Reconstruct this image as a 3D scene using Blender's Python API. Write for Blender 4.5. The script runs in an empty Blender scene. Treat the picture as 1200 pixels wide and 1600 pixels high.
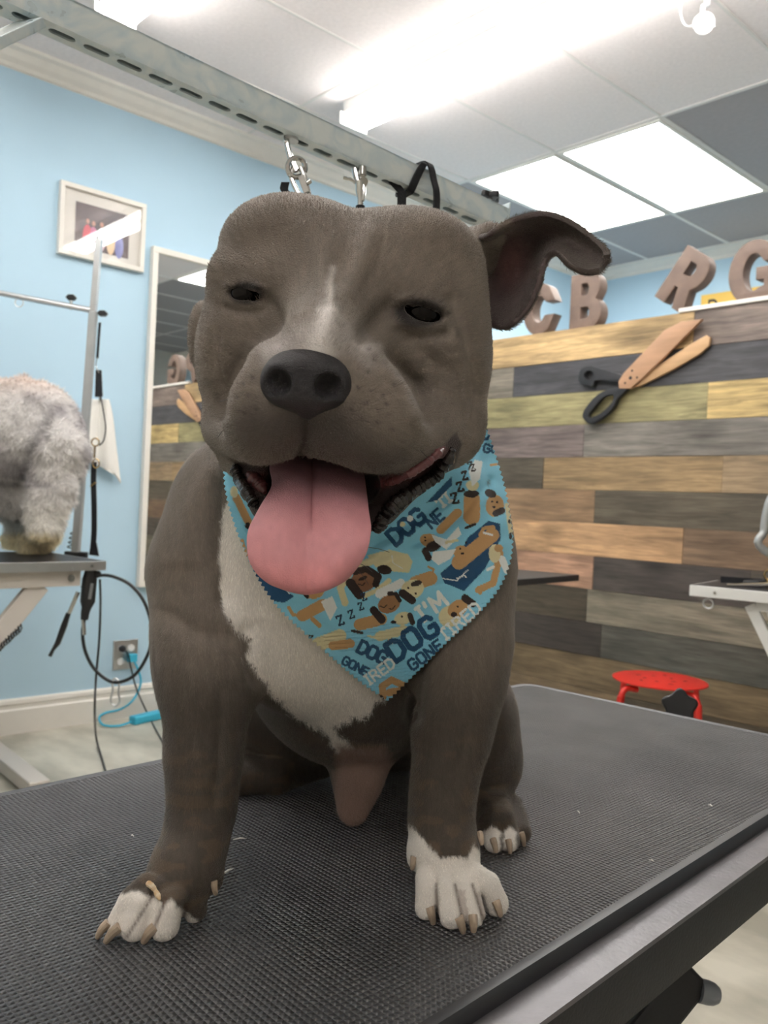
import bpy, bmesh, math, random
import numpy as np
from mathutils import Vector, Matrix
random.seed(5); rng = np.random.default_rng(5)
C = bpy.context.scene.collection
sc = bpy.context.scene

# ------------------------------------------------------------------ camera
YAW, PITCH, ROLL, F = 0.825483, -0.008875, 0.0462, 1329.3
CAMZ = 1.1035
def cam_matrix():
    cy, sy, cp, sp, cr, sr = math.cos(YAW), math.sin(YAW), math.cos(PITCH), math.sin(PITCH), math.cos(ROLL), math.sin(ROLL)
    f = np.array([-sy*cp, cy*cp, sp]); rt = np.array([cy, sy, 0.0]); up = np.cross(rt, f)
    return np.stack([rt*cr+up*sr, -rt*sr+up*cr, -f], 1)
MC = cam_matrix(); EYE = np.array([0, 0, CAMZ]); FW = -MC[:, 2]
cd = bpy.data.cameras.new('camera'); cam = bpy.data.objects.new('camera', cd); C.objects.link(cam)
cam.matrix_world = Matrix([list(MC[i]) + [float(EYE[i])] for i in range(3)] + [[0, 0, 0, 1]])
cd.sensor_fit = 'VERTICAL'; cd.sensor_height = 36.0; cd.lens = F/1600*36.0; cd.clip_start = 0.02; cd.clip_end = 60
sc.camera = cam
cd.dof.use_dof = True; cd.dof.focus_distance = .64; cd.dof.aperture_fstop = 14.0
# ------------------------------------------------------------------ world, exposure
w = bpy.data.worlds.new('world'); sc.world = w; w.use_nodes = True
w.node_tree.nodes['Background'].inputs[0].default_value = (0.80, 0.88, 1.0, 1)
w.node_tree.nodes['Background'].inputs[1].default_value = 0.25
vs = sc.view_settings; vs.view_transform = 'Standard'; vs.look = 'None'; vs.gamma = 1.0; vs.use_curve_mapping = False
vs.exposure = 0.22
PANEL_E, TUBE_E = 11.0, 24.0          # emission of the ceiling panels and of the strip tubes

# ------------------------------------------------------------------ measuring helpers: sight lines of the photo onto real planes
def ray(x, y): return MC @ np.array([(x-600)/F, -(y-800)/F, -1.0])
def at(x, y, d): return EYE + ray(x, y)*d
def fz(x, y, z): r = ray(x, y); return EYE + r*((z-CAMZ)/r[2])
def fx(x, y, X): r = ray(x, y); return EYE + r*(X/r[0])
def fy(x, y, Y): r = ray(x, y); return EYE + r*(Y/r[1])
def plane(x, y, p0, n): r = ray(x, y); return EYE + r*(np.dot(np.array(p0)-EYE, n)/np.dot(r, n))
def proj(P):
    c = (np.asarray(P, float)-EYE) @ MC
    return np.stack([600+F*c[..., 0]/-c[..., 2], 800-F*c[..., 1]/-c[..., 2]], -1)
def srgb(r, g, b):
    f = lambda c: (c/255/12.92) if c/255 <= 0.04045 else ((c/255+0.055)/1.055)**2.4
    return (f(r), f(g), f(b), 1.0)

# ------------------------------------------------------------------ materials
def mat(name, col=(.5, .5, .5, 1), rough=.5, metal=0.0, noise=0.0, nscale=20.0, bump=0.0, bscale=80.0, emit=0.0, stretch=None, coat=0.0, attr=None, spec=.5, sheen=0.0, col2=None, sss=0.0, trans=0.0):
    m = bpy.data.materials.new(name); m.use_nodes = True; nt = m.node_tree; N = nt.nodes; L = nt.links
    b = N['Principled BSDF']; b.inputs['Roughness'].default_value = rough; b.inputs['Metallic'].default_value = metal
    b.inputs['Base Color'].default_value = col; b.inputs['Specular IOR Level'].default_value = spec
    b.inputs['Coat Weight'].default_value = coat; b.inputs['Sheen Weight'].default_value = sheen
    b.inputs['Subsurface Weight'].default_value = sss; b.inputs['Subsurface Scale'].default_value = 0.01
    b.inputs['Transmission Weight'].default_value = trans
    tc = N.new('ShaderNodeTexCoord'); mp = N.new('ShaderNodeMapping'); L.new(tc.outputs['Object'], mp.inputs[0])
    if stretch: mp.inputs['Scale'].default_value = stretch
    src = None
    if attr:
        a = N.new('ShaderNodeAttribute'); a.attribute_name = attr; src = a.outputs['Color']
        L.new(src, b.inputs['Base Color'])
    if noise or col2:
        n = N.new('ShaderNodeTexNoise'); n.inputs['Scale'].default_value = nscale; n.inputs['Detail'].default_value = 6; L.new(mp.outputs[0], n.inputs['Vector'])
        if col2:
            r = N.new('ShaderNodeValToRGB'); r.color_ramp.elements[0].position = .35; r.color_ramp.elements[1].position = .68
            r.color_ramp.elements[0].color = col; r.color_ramp.elements[1].color = col2
            L.new(n.outputs['Fac'], r.inputs[0]); L.new(r.outputs[0], b.inputs['Base Color'])
        else:
            mr = N.new('ShaderNodeMapRange'); mr.inputs[1].default_value = .3; mr.inputs[2].default_value = .7
            mr.inputs[3].default_value = 1-noise; mr.inputs[4].default_value = 1+noise; L.new(n.outputs['Fac'], mr.inputs[0])
            mx = N.new('ShaderNodeVectorMath'); mx.operation = 'SCALE'
            if src is not None: L.new(src, mx.inputs[0])
            else: mx.inputs[0].default_value = col[:3]
            L.new(mr.outputs[0], mx.inputs['Scale']); L.new(mx.outputs[0], b.inputs['Base Color'])
    if bump:
        n2 = N.new('ShaderNodeTexNoise'); n2.inputs['Scale'].default_value = bscale; n2.inputs['Detail'].default_value = 4; L.new(mp.outputs[0], n2.inputs['Vector'])
        bp = N.new('ShaderNodeBump'); bp.inputs['Strength'].default_value = bump; bp.inputs['Distance'].default_value = 0.002
        L.new(n2.outputs['Fac'], bp.inputs['Height']); L.new(bp.outputs[0], b.inputs['Normal'])
    if emit:
        b.inputs['Emission Color'].default_value = col; b.inputs['Emission Strength'].default_value = emit
    return m

BLUE = mat('blue wall paint', srgb(182, 212, 230), .75, noise=.03, nscale=1.5, bump=.15, bscale=120)
WHITE = mat('white trim paint', srgb(232, 228, 220), .45, noise=.02)
CREAM = mat('cream painted wall', srgb(205, 200, 190), .8, noise=.03)
TILE = mat('pale ceiling tile', srgb(242, 234, 232), .9, noise=.04, nscale=60, bump=.6, bscale=260)
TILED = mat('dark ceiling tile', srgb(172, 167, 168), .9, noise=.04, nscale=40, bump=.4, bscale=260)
GRID = mat('ceiling grid', srgb(228, 225, 221), .6)
PANEL = mat('lit panel', (1, .975, .935, 1), .5, emit=PANEL_E)
TUBE = mat('lit tube', (1, .975, .95, 1), .5, emit=TUBE_E)
PLASTW = mat('white plastic', srgb(235, 235, 235), .35)
BLACK = mat('black plastic', srgb(22, 22, 24), .4)
BLACKF = mat('black webbing', srgb(24, 25, 30), .8, bump=.5, bscale=400)
RUBBER = mat('black cable rubber', srgb(20, 22, 24), .45)
CHROME = mat('chrome', srgb(200, 200, 198), .16, 1.0)
BRASS = mat('brass', srgb(176, 150, 105), .25, 1.0)
SILVER = mat('brushed aluminium', srgb(205, 207, 208), .32, 1.0, noise=.05)
STEELP = mat('grey painted steel', srgb(165, 168, 168), .4, .3, noise=.05)
BEIGEP = mat('beige painted steel', srgb(196, 190, 182), .5)
WHITEP = mat('white painted steel', srgb(225, 225, 222), .4)
RED = mat('red lacquered steel', srgb(214, 42, 32), .4)
CLOTHW = mat('white towelling', srgb(238, 236, 230), .95, bump=.6, bscale=300)
CYAN = mat('light blue plastic', srgb(60, 180, 212), .5)
GREEN = mat('green plastic', srgb(120, 175, 70), .5)
MIRROR = mat('mirror glass', (.86, .88, .88, 1), .015, 1.0)
DARKM = mat('black powder-coated steel', srgb(34, 34, 36), .5, .2, noise=.1, bump=.2, bscale=300)
RAIL = mat('worn grey-black rail', srgb(104, 101, 104), .36, .3, noise=.14, nscale=30, bump=.15, bscale=200)
LETTER = mat('rustic brown letter board', srgb(116, 97, 86), .6, noise=.2, nscale=14, bump=.3, bscale=60)
YELLOW = mat('yellow sign paint', srgb(232, 190, 92), .6)
CONCRETE = mat('mottled concrete', srgb(158, 154, 140), .4, col2=srgb(206, 201, 186), nscale=3.4, stretch=(1, 1.9, 1), bump=.1, bscale=40)
def galv():
    m = mat('galvanised steel', srgb(200, 208, 208), .38, .12)
    nt = m.node_tree; N = nt.nodes; L = nt.links; b = N['Principled BSDF']
    tc = N.new('ShaderNodeTexCoord'); v = N.new('ShaderNodeTexNoise'); v.inputs['Scale'].default_value = 22; v.inputs['Detail'].default_value = 3; v.inputs['Distortion'].default_value = 1.5
    L.new(tc.outputs['Object'], v.inputs['Vector'])
    r = N.new('ShaderNodeValToRGB'); r.color_ramp.elements[0].position = .38; r.color_ramp.elements[1].position = .62
    r.color_ramp.elements[0].color = srgb(204, 220, 226); r.color_ramp.elements[1].color = srgb(226, 234, 234)
    L.new(v.outputs['Fac'], r.inputs[0]); L.new(r.outputs[0], b.inputs['Base Color'])
    mr = N.new('ShaderNodeMapRange'); mr.inputs[3].default_value = .2; mr.inputs[4].default_value = .42; L.new(v.outputs['Fac'], mr.inputs[0]); L.new(mr.outputs[0], b.inputs['Roughness'])
    return m
GALV = galv()
def wood():
    m = bpy.data.materials.new('stained pallet wood'); m.use_nodes = True; nt = m.node_tree; N = nt.nodes; L = nt.links; b = N['Principled BSDF']
    b.inputs['Roughness'].default_value = .62
    a = N.new('ShaderNodeAttribute'); a.attribute_name = 'plank_colour'
    o = N.new('ShaderNodeAttribute'); o.attribute_name = 'plank_offset'
    tc = N.new('ShaderNodeTexCoord'); ad = N.new('ShaderNodeVectorMath'); ad.operation = 'ADD'; L.new(tc.outputs['Object'], ad.inputs[0]); L.new(o.outputs['Vector'], ad.inputs[1])
    mp = N.new('ShaderNodeMapping'); mp.inputs['Scale'].default_value = (1.6, 1, 20); L.new(ad.outputs[0], mp.inputs[0])
    n = N.new('ShaderNodeTexNoise'); n.inputs['Scale'].default_value = 2.4; n.inputs['Detail'].default_value = 8; n.inputs['Roughness'].default_value = .62; n.inputs['Distortion'].default_value = .8; L.new(mp.outputs[0], n.inputs['Vector'])
    mr = N.new('ShaderNodeMapRange'); mr.inputs[1].default_value = .32; mr.inputs[2].default_value = .68; mr.inputs[3].default_value = .62; mr.inputs[4].default_value = 1.3; L.new(n.outputs['Fac'], mr.inputs[0])
    # broad smoky patches
    n2 = N.new('ShaderNodeTexNoise'); n2.inputs['Scale'].default_value = 1.0; n2.inputs['Detail'].default_value = 3
    mp2 = N.new('ShaderNodeMapping'); mp2.inputs['Scale'].default_value = (3, 1, 7); L.new(ad.outputs[0], mp2.inputs[0]); L.new(mp2.outputs[0], n2.inputs['Vector'])
    mr2 = N.new('ShaderNodeMapRange'); mr2.inputs[1].default_value = .3; mr2.inputs[2].default_value = .7; mr2.inputs[3].default_value = .66; mr2.inputs[4].default_value = 1.25; L.new(n2.outputs['Fac'], mr2.inputs[0])
    # knots
    mp3 = N.new('ShaderNodeMapping'); mp3.inputs['Scale'].default_value = (1.3, 1, 3.6); L.new(ad.outputs[0], mp3.inputs[0])
    v = N.new('ShaderNodeTexVoronoi'); v.inputs['Scale'].default_value = 1.0; v.voronoi_dimensions = '2D'; sx = N.new('ShaderNodeSeparateXYZ'); cx = N.new('ShaderNodeCombineXYZ'); L.new(mp3.outputs[0], sx.inputs[0]); L.new(sx.outputs[0], cx.inputs[0]); L.new(sx.outputs[2], cx.inputs[1]); L.new(cx.outputs[0], v.inputs['Vector'])
    mr3 = N.new('ShaderNodeMapRange'); mr3.inputs[1].default_value = .03; mr3.inputs[2].default_value = .14; mr3.inputs[3].default_value = .6; mr3.inputs[4].default_value = 1.0; L.new(v.outputs['Distance'], mr3.inputs[0])
    mp4 = N.new('ShaderNodeMapping'); mp4.inputs['Scale'].default_value = (5, 1, 110); L.new(ad.outputs[0], mp4.inputs[0])
    n4 = N.new('ShaderNodeTexNoise'); n4.inputs['Scale'].default_value = 2.0; n4.inputs['Detail'].default_value = 5; L.new(mp4.outputs[0], n4.inputs['Vector'])
    mr4 = N.new('ShaderNodeMapRange'); mr4.inputs[1].default_value = .3; mr4.inputs[2].default_value = .7; mr4.inputs[3].default_value = .8; mr4.inputs[4].default_value = 1.18; L.new(n4.outputs['Fac'], mr4.inputs[0])
    m0 = N.new('ShaderNodeMath'); m0.operation = 'MULTIPLY'; L.new(mr.outputs[0], m0.inputs[0]); L.new(mr4.outputs[0], m0.inputs[1])
    m1 = N.new('ShaderNodeMath'); m1.operation = 'MULTIPLY'; L.new(m0.outputs[0], m1.inputs[0]); L.new(mr2.outputs[0], m1.inputs[1])
    m2 = N.new('ShaderNodeMath'); m2.operation = 'MULTIPLY'; L.new(m1.outputs[0], m2.inputs[0]); L.new(mr3.outputs[0], m2.inputs[1])
    s = N.new('ShaderNodeVectorMath'); s.operation = 'SCALE'; L.new(a.outputs['Color'], s.inputs[0]); L.new(m2.outputs[0], s.inputs['Scale']); L.new(s.outputs[0], b.inputs['Base Color'])
    bp = N.new('ShaderNodeBump'); bp.inputs['Strength'].default_value = .35; bp.inputs['Distance'].default_value = .003; L.new(n.outputs['Fac'], bp.inputs['Height']); L.new(bp.outputs[0], b.inputs['Normal'])
    return m
WOOD = wood()
def matmat():
    # ribbed rubber mat: fine raised diamonds, dusty wear
    m = bpy.data.materials.new('ribbed rubber mat'); m.use_nodes = True; nt = m.node_tree; N = nt.nodes; L = nt.links; b = N['Principled BSDF']
    b.inputs['Roughness'].default_value = .42; b.inputs['Specular IOR Level'].default_value = .75
    tc = N.new('ShaderNodeTexCoord'); sep = N.new('ShaderNodeSeparateXYZ'); L.new(tc.outputs['Object'], sep.inputs[0])
    def wave(sock, freq, ph=None):
        k = N.new('ShaderNodeMath'); k.operation = 'MULTIPLY'; k.inputs[1].default_value = 2*math.pi/freq; L.new(sock, k.inputs[0])
        s = N.new('ShaderNodeMath'); s.operation = 'SINE'; L.new(k.outputs[0], s.inputs[0]); return s.outputs[0]
    ap = N.new('ShaderNodeMath'); ap.operation = 'ADD'; L.new(sep.outputs[0], ap.inputs[0]); L.new(sep.outputs[1], ap.inputs[1])
    am = N.new('ShaderNodeMath'); am.operation = 'SUBTRACT'; L.new(sep.outputs[0], am.inputs[0]); L.new(sep.outputs[1], am.inputs[1])
    w1 = wave(sep.outputs[0], .0098); w2 = wave(sep.outputs[1], .0098)
    mu = N.new('ShaderNodeMath'); mu.operation = 'MULTIPLY'; L.new(w1, mu.inputs[0]); L.new(w2, mu.inputs[1])
    ab = N.new('ShaderNodeMath'); ab.operation = 'ABSOLUTE'; L.new(mu.outputs[0], ab.inputs[0])
    bp = N.new('ShaderNodeBump'); bp.inputs['Strength'].default_value = 1.0; bp.inputs['Distance'].default_value = .0052; L.new(ab.outputs[0], bp.inputs['Height']); L.new(bp.outputs[0], b.inputs['Normal'])
    n = N.new('ShaderNodeTexNoise'); n.inputs['Scale'].default_value = 7; n.inputs['Detail'].default_value = 5; L.new(tc.outputs['Object'], n.inputs['Vector'])
    r = N.new('ShaderNodeValToRGB'); r.color_ramp.elements[0].position = .35; r.color_ramp.elements[1].position = .75
    r.color_ramp.elements[0].color = srgb(84, 84, 87); r.color_ramp.elements[1].color = srgb(116, 115, 117)
    L.new(n.outputs['Fac'], r.inputs[0])
    L.new(r.outputs[0], b.inputs['Base Color'])
    return m
MATT = matmat()
MATEDGE = mat('smooth black mat edge', srgb(46, 46, 49), .42, noise=.1)

# ------------------------------------------------------------------ mesh building
OFF = {}                                   # world position of each thing's origin
def tag(o, label=None, cat=None, group=None, kind=None):
    if label: o['label'] = label
    if cat: o['category'] = cat
    if group: o['group'] = group
    if kind: o['kind'] = kind
    return o
def thing(name, loc, label, cat, group=None):
    o = bpy.data.objects.new(name, None); o.empty_display_size = .05; C.objects.link(o); o.location = [float(v) for v in loc]
    OFF[o.name] = np.array(loc, float); return tag(o, label, cat, group)
class MB:
    def __init__(s): s.v = []; s.f = []; s.m = []; s.cur = 0
    def add(s, vs, fs):
        b = len(s.v); s.v += [tuple(map(float, p)) for p in vs]; s.f += [tuple(i+b for i in f) for f in fs]; s.m += [s.cur]*len(fs); return s
    def box(s, lo, hi):
        x0, y0, z0 = lo; x1, y1, z1 = hi
        return s.add([(x0,y0,z0),(x1,y0,z0),(x1,y1,z0),(x0,y1,z0),(x0,y0,z1),(x1,y0,z1),(x1,y1,z1),(x0,y1,z1)], [(0,3,2,1),(4,5,6,7),(0,1,5,4),(1,2,6,5),(2,3,7,6),(3,0,4,7)])
    def bar(s, a, b, w, h, up=(0, 0, 1)):
        a = np.array(a, float); b = np.array(b, float); d = b-a; d /= np.linalg.norm(d); u = np.array(up, float); r = np.cross(d, u); r /= np.linalg.norm(r); u = np.cross(r, d)
        P = [p + r*i*w/2 + u*j*h/2 for p in (a, b) for i, j in ((-1,-1),(1,-1),(1,1),(-1,1))]
        return s.add(P, [(0,1,2,3),(7,6,5,4),(0,4,5,1),(1,5,6,2),(2,6,7,3),(3,7,4,0)])
    def tube(s, pts, r, n=10, closed=False, cap=True):
        pts = [np.array(p, float) for p in pts]; R = r if hasattr(r, '__len__') else [r]*len(pts); m = len(pts); rings = []
        prev = None
        for i in range(m):
            if closed: t = pts[(i+1) % m]-pts[i-1]
            else: t = pts[min(i+1, m-1)]-pts[max(i-1, 0)]
            t = t/(np.linalg.norm(t)+1e-12)
            if prev is None:
                a = np.array([0, 0, 1.]) if abs(t[2]) < .9 else np.array([1., 0, 0]); u = np.cross(t, a)
            else: u = prev - t*np.dot(prev, t)
            u /= np.linalg.norm(u)+1e-12; prev = u; v = np.cross(t, u)
            rings.append([pts[i] + (u*math.cos(k*2*math.pi/n)+v*math.sin(k*2*math.pi/n))*R[i] for k in range(n)])
        V = [p for g in rings for p in g]; Fs = []
        for i in range(m if closed else m-1):
            j = (i+1) % m
            for k in range(n): Fs.append((i*n+k, i*n+(k+1) % n, j*n+(k+1) % n, j*n+k))
        if not closed and cap: Fs += [tuple(range(n))[::-1], tuple((m-1)*n+k for k in range(n))]
        return s.add(V, Fs)
    def cyl(s, a, b, r, n=20, r2=None): return s.tube([a, b], [r, r if r2 is None else r2], n)
    def lathe(s, o, ax, prof, n=24):
        o = np.array(o, float); ax = np.array(ax, float)/np.linalg.norm(ax)
        return s.tube([o+ax*h for h, _ in prof], [max(q, 1e-5) for _, q in prof], n)
    def ball(s, c, r, nu=16, nv=10, sc_=(1, 1, 1), R=None):
        V = []; Fs = []
        for i in range(nv+1):
            t = math.pi*i/nv
            for k in range(nu):
                p = 2*math.pi*k/nu; q = np.array([math.sin(t)*math.cos(p)*sc_[0], math.sin(t)*math.sin(p)*sc_[1], math.cos(t)*sc_[2]])*r
                if R is not None: q = R @ q
                V.append(np.array(c)+q)
        for i in range(nv):
            for k in range(nu): Fs.append((i*nu+k, (i+1)*nu+k, (i+1)*nu+(k+1) % nu, i*nu+(k+1) % nu))
        return s.add(V, Fs)
    def prism(s, loop, n, t):
        """outline points (3D, planar) extruded by t along n"""
        n = np.array(n, float)/np.linalg.norm(n); k = len(loop); P = [np.array(p, float) for p in loop]
        return s.add(P+[p+n*t for p in P], [tuple(range(k))[::-1], tuple(range(k, 2*k))]+[(i, (i+1) % k, (i+1) % k+k, i+k) for i in range(k)])
    def strap(s, pts, w, t, side):
        """flat ribbon of width w, thickness t following pts; side = width direction"""
        pts = [np.array(p, float) for p in pts]; sd = np.array(side, float)/np.linalg.norm(side); V = []; Fs = []; m = len(pts)
        for i in range(m):
            tg = pts[min(i+1, m-1)]-pts[max(i-1, 0)]; nn = np.cross(tg, sd); nn /= np.linalg.norm(nn)+1e-9
            V += [pts[i]-sd*w/2-nn*t/2, pts[i]+sd*w/2-nn*t/2, pts[i]+sd*w/2+nn*t/2, pts[i]-sd*w/2+nn*t/2]
        for i in range(m-1):
            for k in range(4): Fs.append((i*4+k, i*4+(k+1) % 4, i*4+4+(k+1) % 4, i*4+4+k))
        Fs += [(0, 3, 2, 1), tuple((m-1)*4+k for k in range(4))]
        return s.add(V, Fs)
    def build(s, name, m, parent=None, smooth=True, bevel=0.0, sub=0, off=None):
        me = bpy.data.meshes.new(name)
        o0 = OFF[parent.name] if parent is not None else (np.array(off, float) if off is not None else np.zeros(3))
        V = np.array(s.v, float)
        if parent is None and off is None:
            o0 = np.array([(V[:, 0].min()+V[:, 0].max())/2, (V[:, 1].min()+V[:, 1].max())/2, V[:, 2].min()])
        me.from_pydata([tuple(p) for p in (V-o0)], [], s.f)
        ms = m if isinstance(m, (list, tuple)) else [m]
        for q in ms: me.materials.append(q)
        me.polygons.foreach_set('material_index', s.m)
        bm = bmesh.new(); bm.from_mesh(me); bmesh.ops.recalc_face_normals(bm, faces=bm.faces); bm.to_mesh(me); bm.free()
        o = bpy.data.objects.new(name, me); C.objects.link(o)
        if parent is not None: o.parent = parent; OFF[o.name] = OFF[parent.name]
        else: o.location = [float(v) for v in o0]; OFF[o.name] = o0
        if smooth: finish(o)
        if bevel:
            b = o.modifiers.new('bevel', 'BEVEL'); b.width = bevel; b.segments = 2; b.limit_method = 'ANGLE'; b.angle_limit = .6
        if sub:
            q = o.modifiers.new('sub', 'SUBSURF'); q.levels = q.render_levels = sub
        return o
def finish(o, ang=35):
    me = o.data
    bm = bmesh.new(); bm.from_mesh(me)
    for f in bm.faces: f.smooth = True
    for e in bm.edges:
        if len(e.link_faces) == 2 and e.calc_face_angle(0) > math.radians(ang): e.smooth = False
    bm.to_mesh(me); bm.free()
def crv(pts, n=8, closed=False):
    """smooth Catmull-Rom curve through pts"""
    P = [np.array(p, float) for p in pts]; m = len(P); out = []
    g = (lambda i: P[i % m]) if closed else (lambda i: P[min(max(i, 0), m-1)])
    for i in range(m if closed else m-1):
        a, b, c, d = g(i-1), g(i), g(i+1), g(i+2)
        for k in range(n):
            t = k/n; out.append(.5*((2*b)+(-a+c)*t+(2*a-5*b+4*c-d)*t*t+(-a+3*b-3*c+d)*t**3))
    if not closed: out.append(P[-1])
    return out
def flat_shape(name, loops, O, U, V, depth, m, parent=None, bevel=0.0, off=None):
    """closed 2D loops (holes allowed) in the plane O + u*U + v*V, extruded to depth, as one mesh"""
    cu = bpy.data.curves.new(name+'_c', 'CURVE'); cu.dimensions = '2D'; cu.fill_mode = 'BOTH'; cu.extrude = depth/2; cu.bevel_depth = bevel; cu.bevel_resolution = 1
    for lp in loops:
        sp = cu.splines.new('POLY'); sp.points.add(len(lp)-1); sp.use_cyclic_u = True
        for i, (a, b) in enumerate(lp): sp.points[i].co = (a, b, 0, 1)
    return _curve_to(name, cu, O, U, V, m, parent, off)
def _curve_to(name, cu, O, U, V, m, parent, off):
    t = bpy.data.objects.new(name+'_t', cu); C.objects.link(t); dg = bpy.context.evaluated_depsgraph_get(); dg.update()
    me = bpy.data.meshes.new_from_object(t.evaluated_get(dg)); bpy.data.objects.remove(t); bpy.data.curves.remove(cu)
    U = np.array(U, float)/np.linalg.norm(U); V = np.array(V, float)/np.linalg.norm(V); W = np.cross(U, V)
    co = np.empty(len(me.vertices)*3); me.vertices.foreach_get('co', co); co = co.reshape(-1, 3)
    P = np.array(O, float)+co[:, :1]*U+co[:, 1:2]*V+co[:, 2:]*W
    mb = MB(); mb.add(P, [tuple(p.vertices) for p in me.polygons]); bpy.data.meshes.remove(me)
    o = mb.build(name, m, parent, smooth=False, off=off)
    bm = bmesh.new(); bm.from_mesh(o.data); bmesh.ops.remove_doubles(bm, verts=bm.verts, dist=1e-5); bm.to_mesh(o.data); bm.free(); finish(o, 40)
    return o
def text_shape(name, txt, size, O, U, V, m, parent, depth=.001, xs=1.0):
    cu = bpy.data.curves.new(name+'_c', 'FONT'); cu.body = txt; cu.size = size; cu.extrude = depth/2
    U2 = np.array(U, float)*xs
    t = bpy.data.objects.new(name+'_t', cu); C.objects.link(t); dg = bpy.context.evaluated_depsgraph_get(); dg.update()
    me = bpy.data.meshes.new_from_object(t.evaluated_get(dg)); bpy.data.objects.remove(t); bpy.data.curves.remove(cu)
    W = np.cross(U, V); co = np.empty(len(me.vertices)*3); me.vertices.foreach_get('co', co); co = co.reshape(-1, 3)
    P = np.array(O, float)+co[:, :1]*U2+co[:, 1:2]*np.array(V, float)+co[:, 2:]*W
    mb = MB(); mb.add(P, [tuple(p.vertices) for p in me.polygons]); bpy.data.meshes.remove(me)
    return mb.build(name, m, parent, smooth=False)
# ================================================================== ROOM
XL, YF, XR, YB, ZC = -3.9, 5.72, 2.6, -2.4, 3.0035
YW, WT = 3.35, 1.973                         # plank wall plane and its top
def struct(o): o['kind'] = 'structure'; return o
struct(MB().box((XL-.1, YB-.1, -.1), (XR+.1, YF+.1, 0)).build('floor', CONCRETE, smooth=False))
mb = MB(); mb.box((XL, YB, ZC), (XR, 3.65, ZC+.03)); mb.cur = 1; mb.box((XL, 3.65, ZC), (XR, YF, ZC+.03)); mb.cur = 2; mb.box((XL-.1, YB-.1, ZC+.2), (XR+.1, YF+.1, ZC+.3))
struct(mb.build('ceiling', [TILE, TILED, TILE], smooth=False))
struct(MB().box((XL-.1, YB, 0), (XL, YF, ZC)).build('wall_left', BLUE, smooth=False))
struct(MB().box((XL-.1, YF, 0), (XR+.1, YF+.1, ZC)).build('wall_far', BLUE, smooth=False))
struct(MB().box((XR, YB, 0), (XR+.1, YF, ZC)).build('wall_right', CREAM, smooth=False))
struct(MB().box((XL-.1, YB-.1, 0), (XR+.1, YB, ZC)).build('wall_back', CREAM, smooth=False))
def moulding(name, a, b, inw, prof, m=WHITE):
    a = np.array(a, float); b = np.array(b, float); inw = np.array(inw, float); n = len(prof)
    V = [p+inw*u+np.array([0, 0, v]) for p in (a, b) for u, v in prof]
    return struct(MB().add(V, [(i, (i+1) % n, (i+1) % n+n, i+n) for i in range(n)]+[tuple(range(n))[::-1], tuple(range(n, 2*n))]).build(name, m, smooth=False))
crown = [(0, 0), (.09, 0), (.085, -.012), (.062, -.02), (.04, -.042), (.018, -.058), (.012, -.072), (0, -.078)]
moulding('trim_1', (XL, YB, ZC), (XL, YF, ZC), (1, 0, 0), crown)
moulding('trim_2', (XL, YF, ZC), (XR, YF, ZC), (0, -1, 0), crown)
base = [(0, 0), (.02, 0), (.02, .105), (.013, .113), (.013, .128), (.018, .135), (.015, .15), (.006, .158), (0, .158)]
moulding('baseboard_left', (XL, YB, 0), (XL, YW, 0), (1, 0, 0), base)
# ceiling grid (T-bars)
mb = MB()
gx = [-2.147+.61*k for k in range(-2, 8)]; gy = [3.65+1.22*k for k in range(-5, 2)]
for x in gx: mb.box((x-.007, YB, ZC-.004), (x+.007, 3.65, ZC+.001)); mb.box((x-.013, 3.65, ZC-.004), (x+.013, YF, ZC+.001))
for y in gy: mb.box((XL, y-(.007 if y < 3.6 else .012), ZC-.0035), (XR, y+(.007 if y < 3.6 else .012), ZC+.001))
struct(mb.build('trim_3', GRID, smooth=False))

# plank wall
PL = [  # per row: list of (px of right boundary, colour)
 [(1084.5, (200,165,104)), (1400, (124,108,98))],
 [(802, (128,118,104)), (1290, (74,75,76))],
 [(1105.5, (150,138,98)), (1500, (204,172,112))],
 [(912, (120,104,96)), (1330, (118,114,102))],
 [(849, (98,88,72)), (1129, (152,126,88)), (1480, (158,134,100))],
 [(929, (146,116,88)), (1380, (92,82,66))],
 [(1067, (186,150,104)), (1500, (120,98,72))],
 [(927, (176,132,102)), (1172, (72,68,62)), (1500, (86,78,68))],
 [(917, (76,66,54)), (1420, (132,122,106))],
 [(939, (66,60,54)), (1500, (84,84,76))],
 [(1330, (112,94,68))],
 [(970, (120,100,72)), (1400, (92,80,62))],
 [(1200, (100,84,62))]]
rngw = random.Random(11)
fillc = [(150,120,84), (92,82,70), (120,106,90), (176,142,92), (78,74,70), (132,112,84), (112,98,78)]
leftc = {0: [(200,165,104), (132,122,110)], 1: [(92,88,84)], 2: [(176,156,92), (150,134,84)], 3: [(124,120,106)], 4: [(104,92,70)], 5: [(128,110,80)]}
mb = MB(); pc = []; po = []
PH = WT/13
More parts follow.
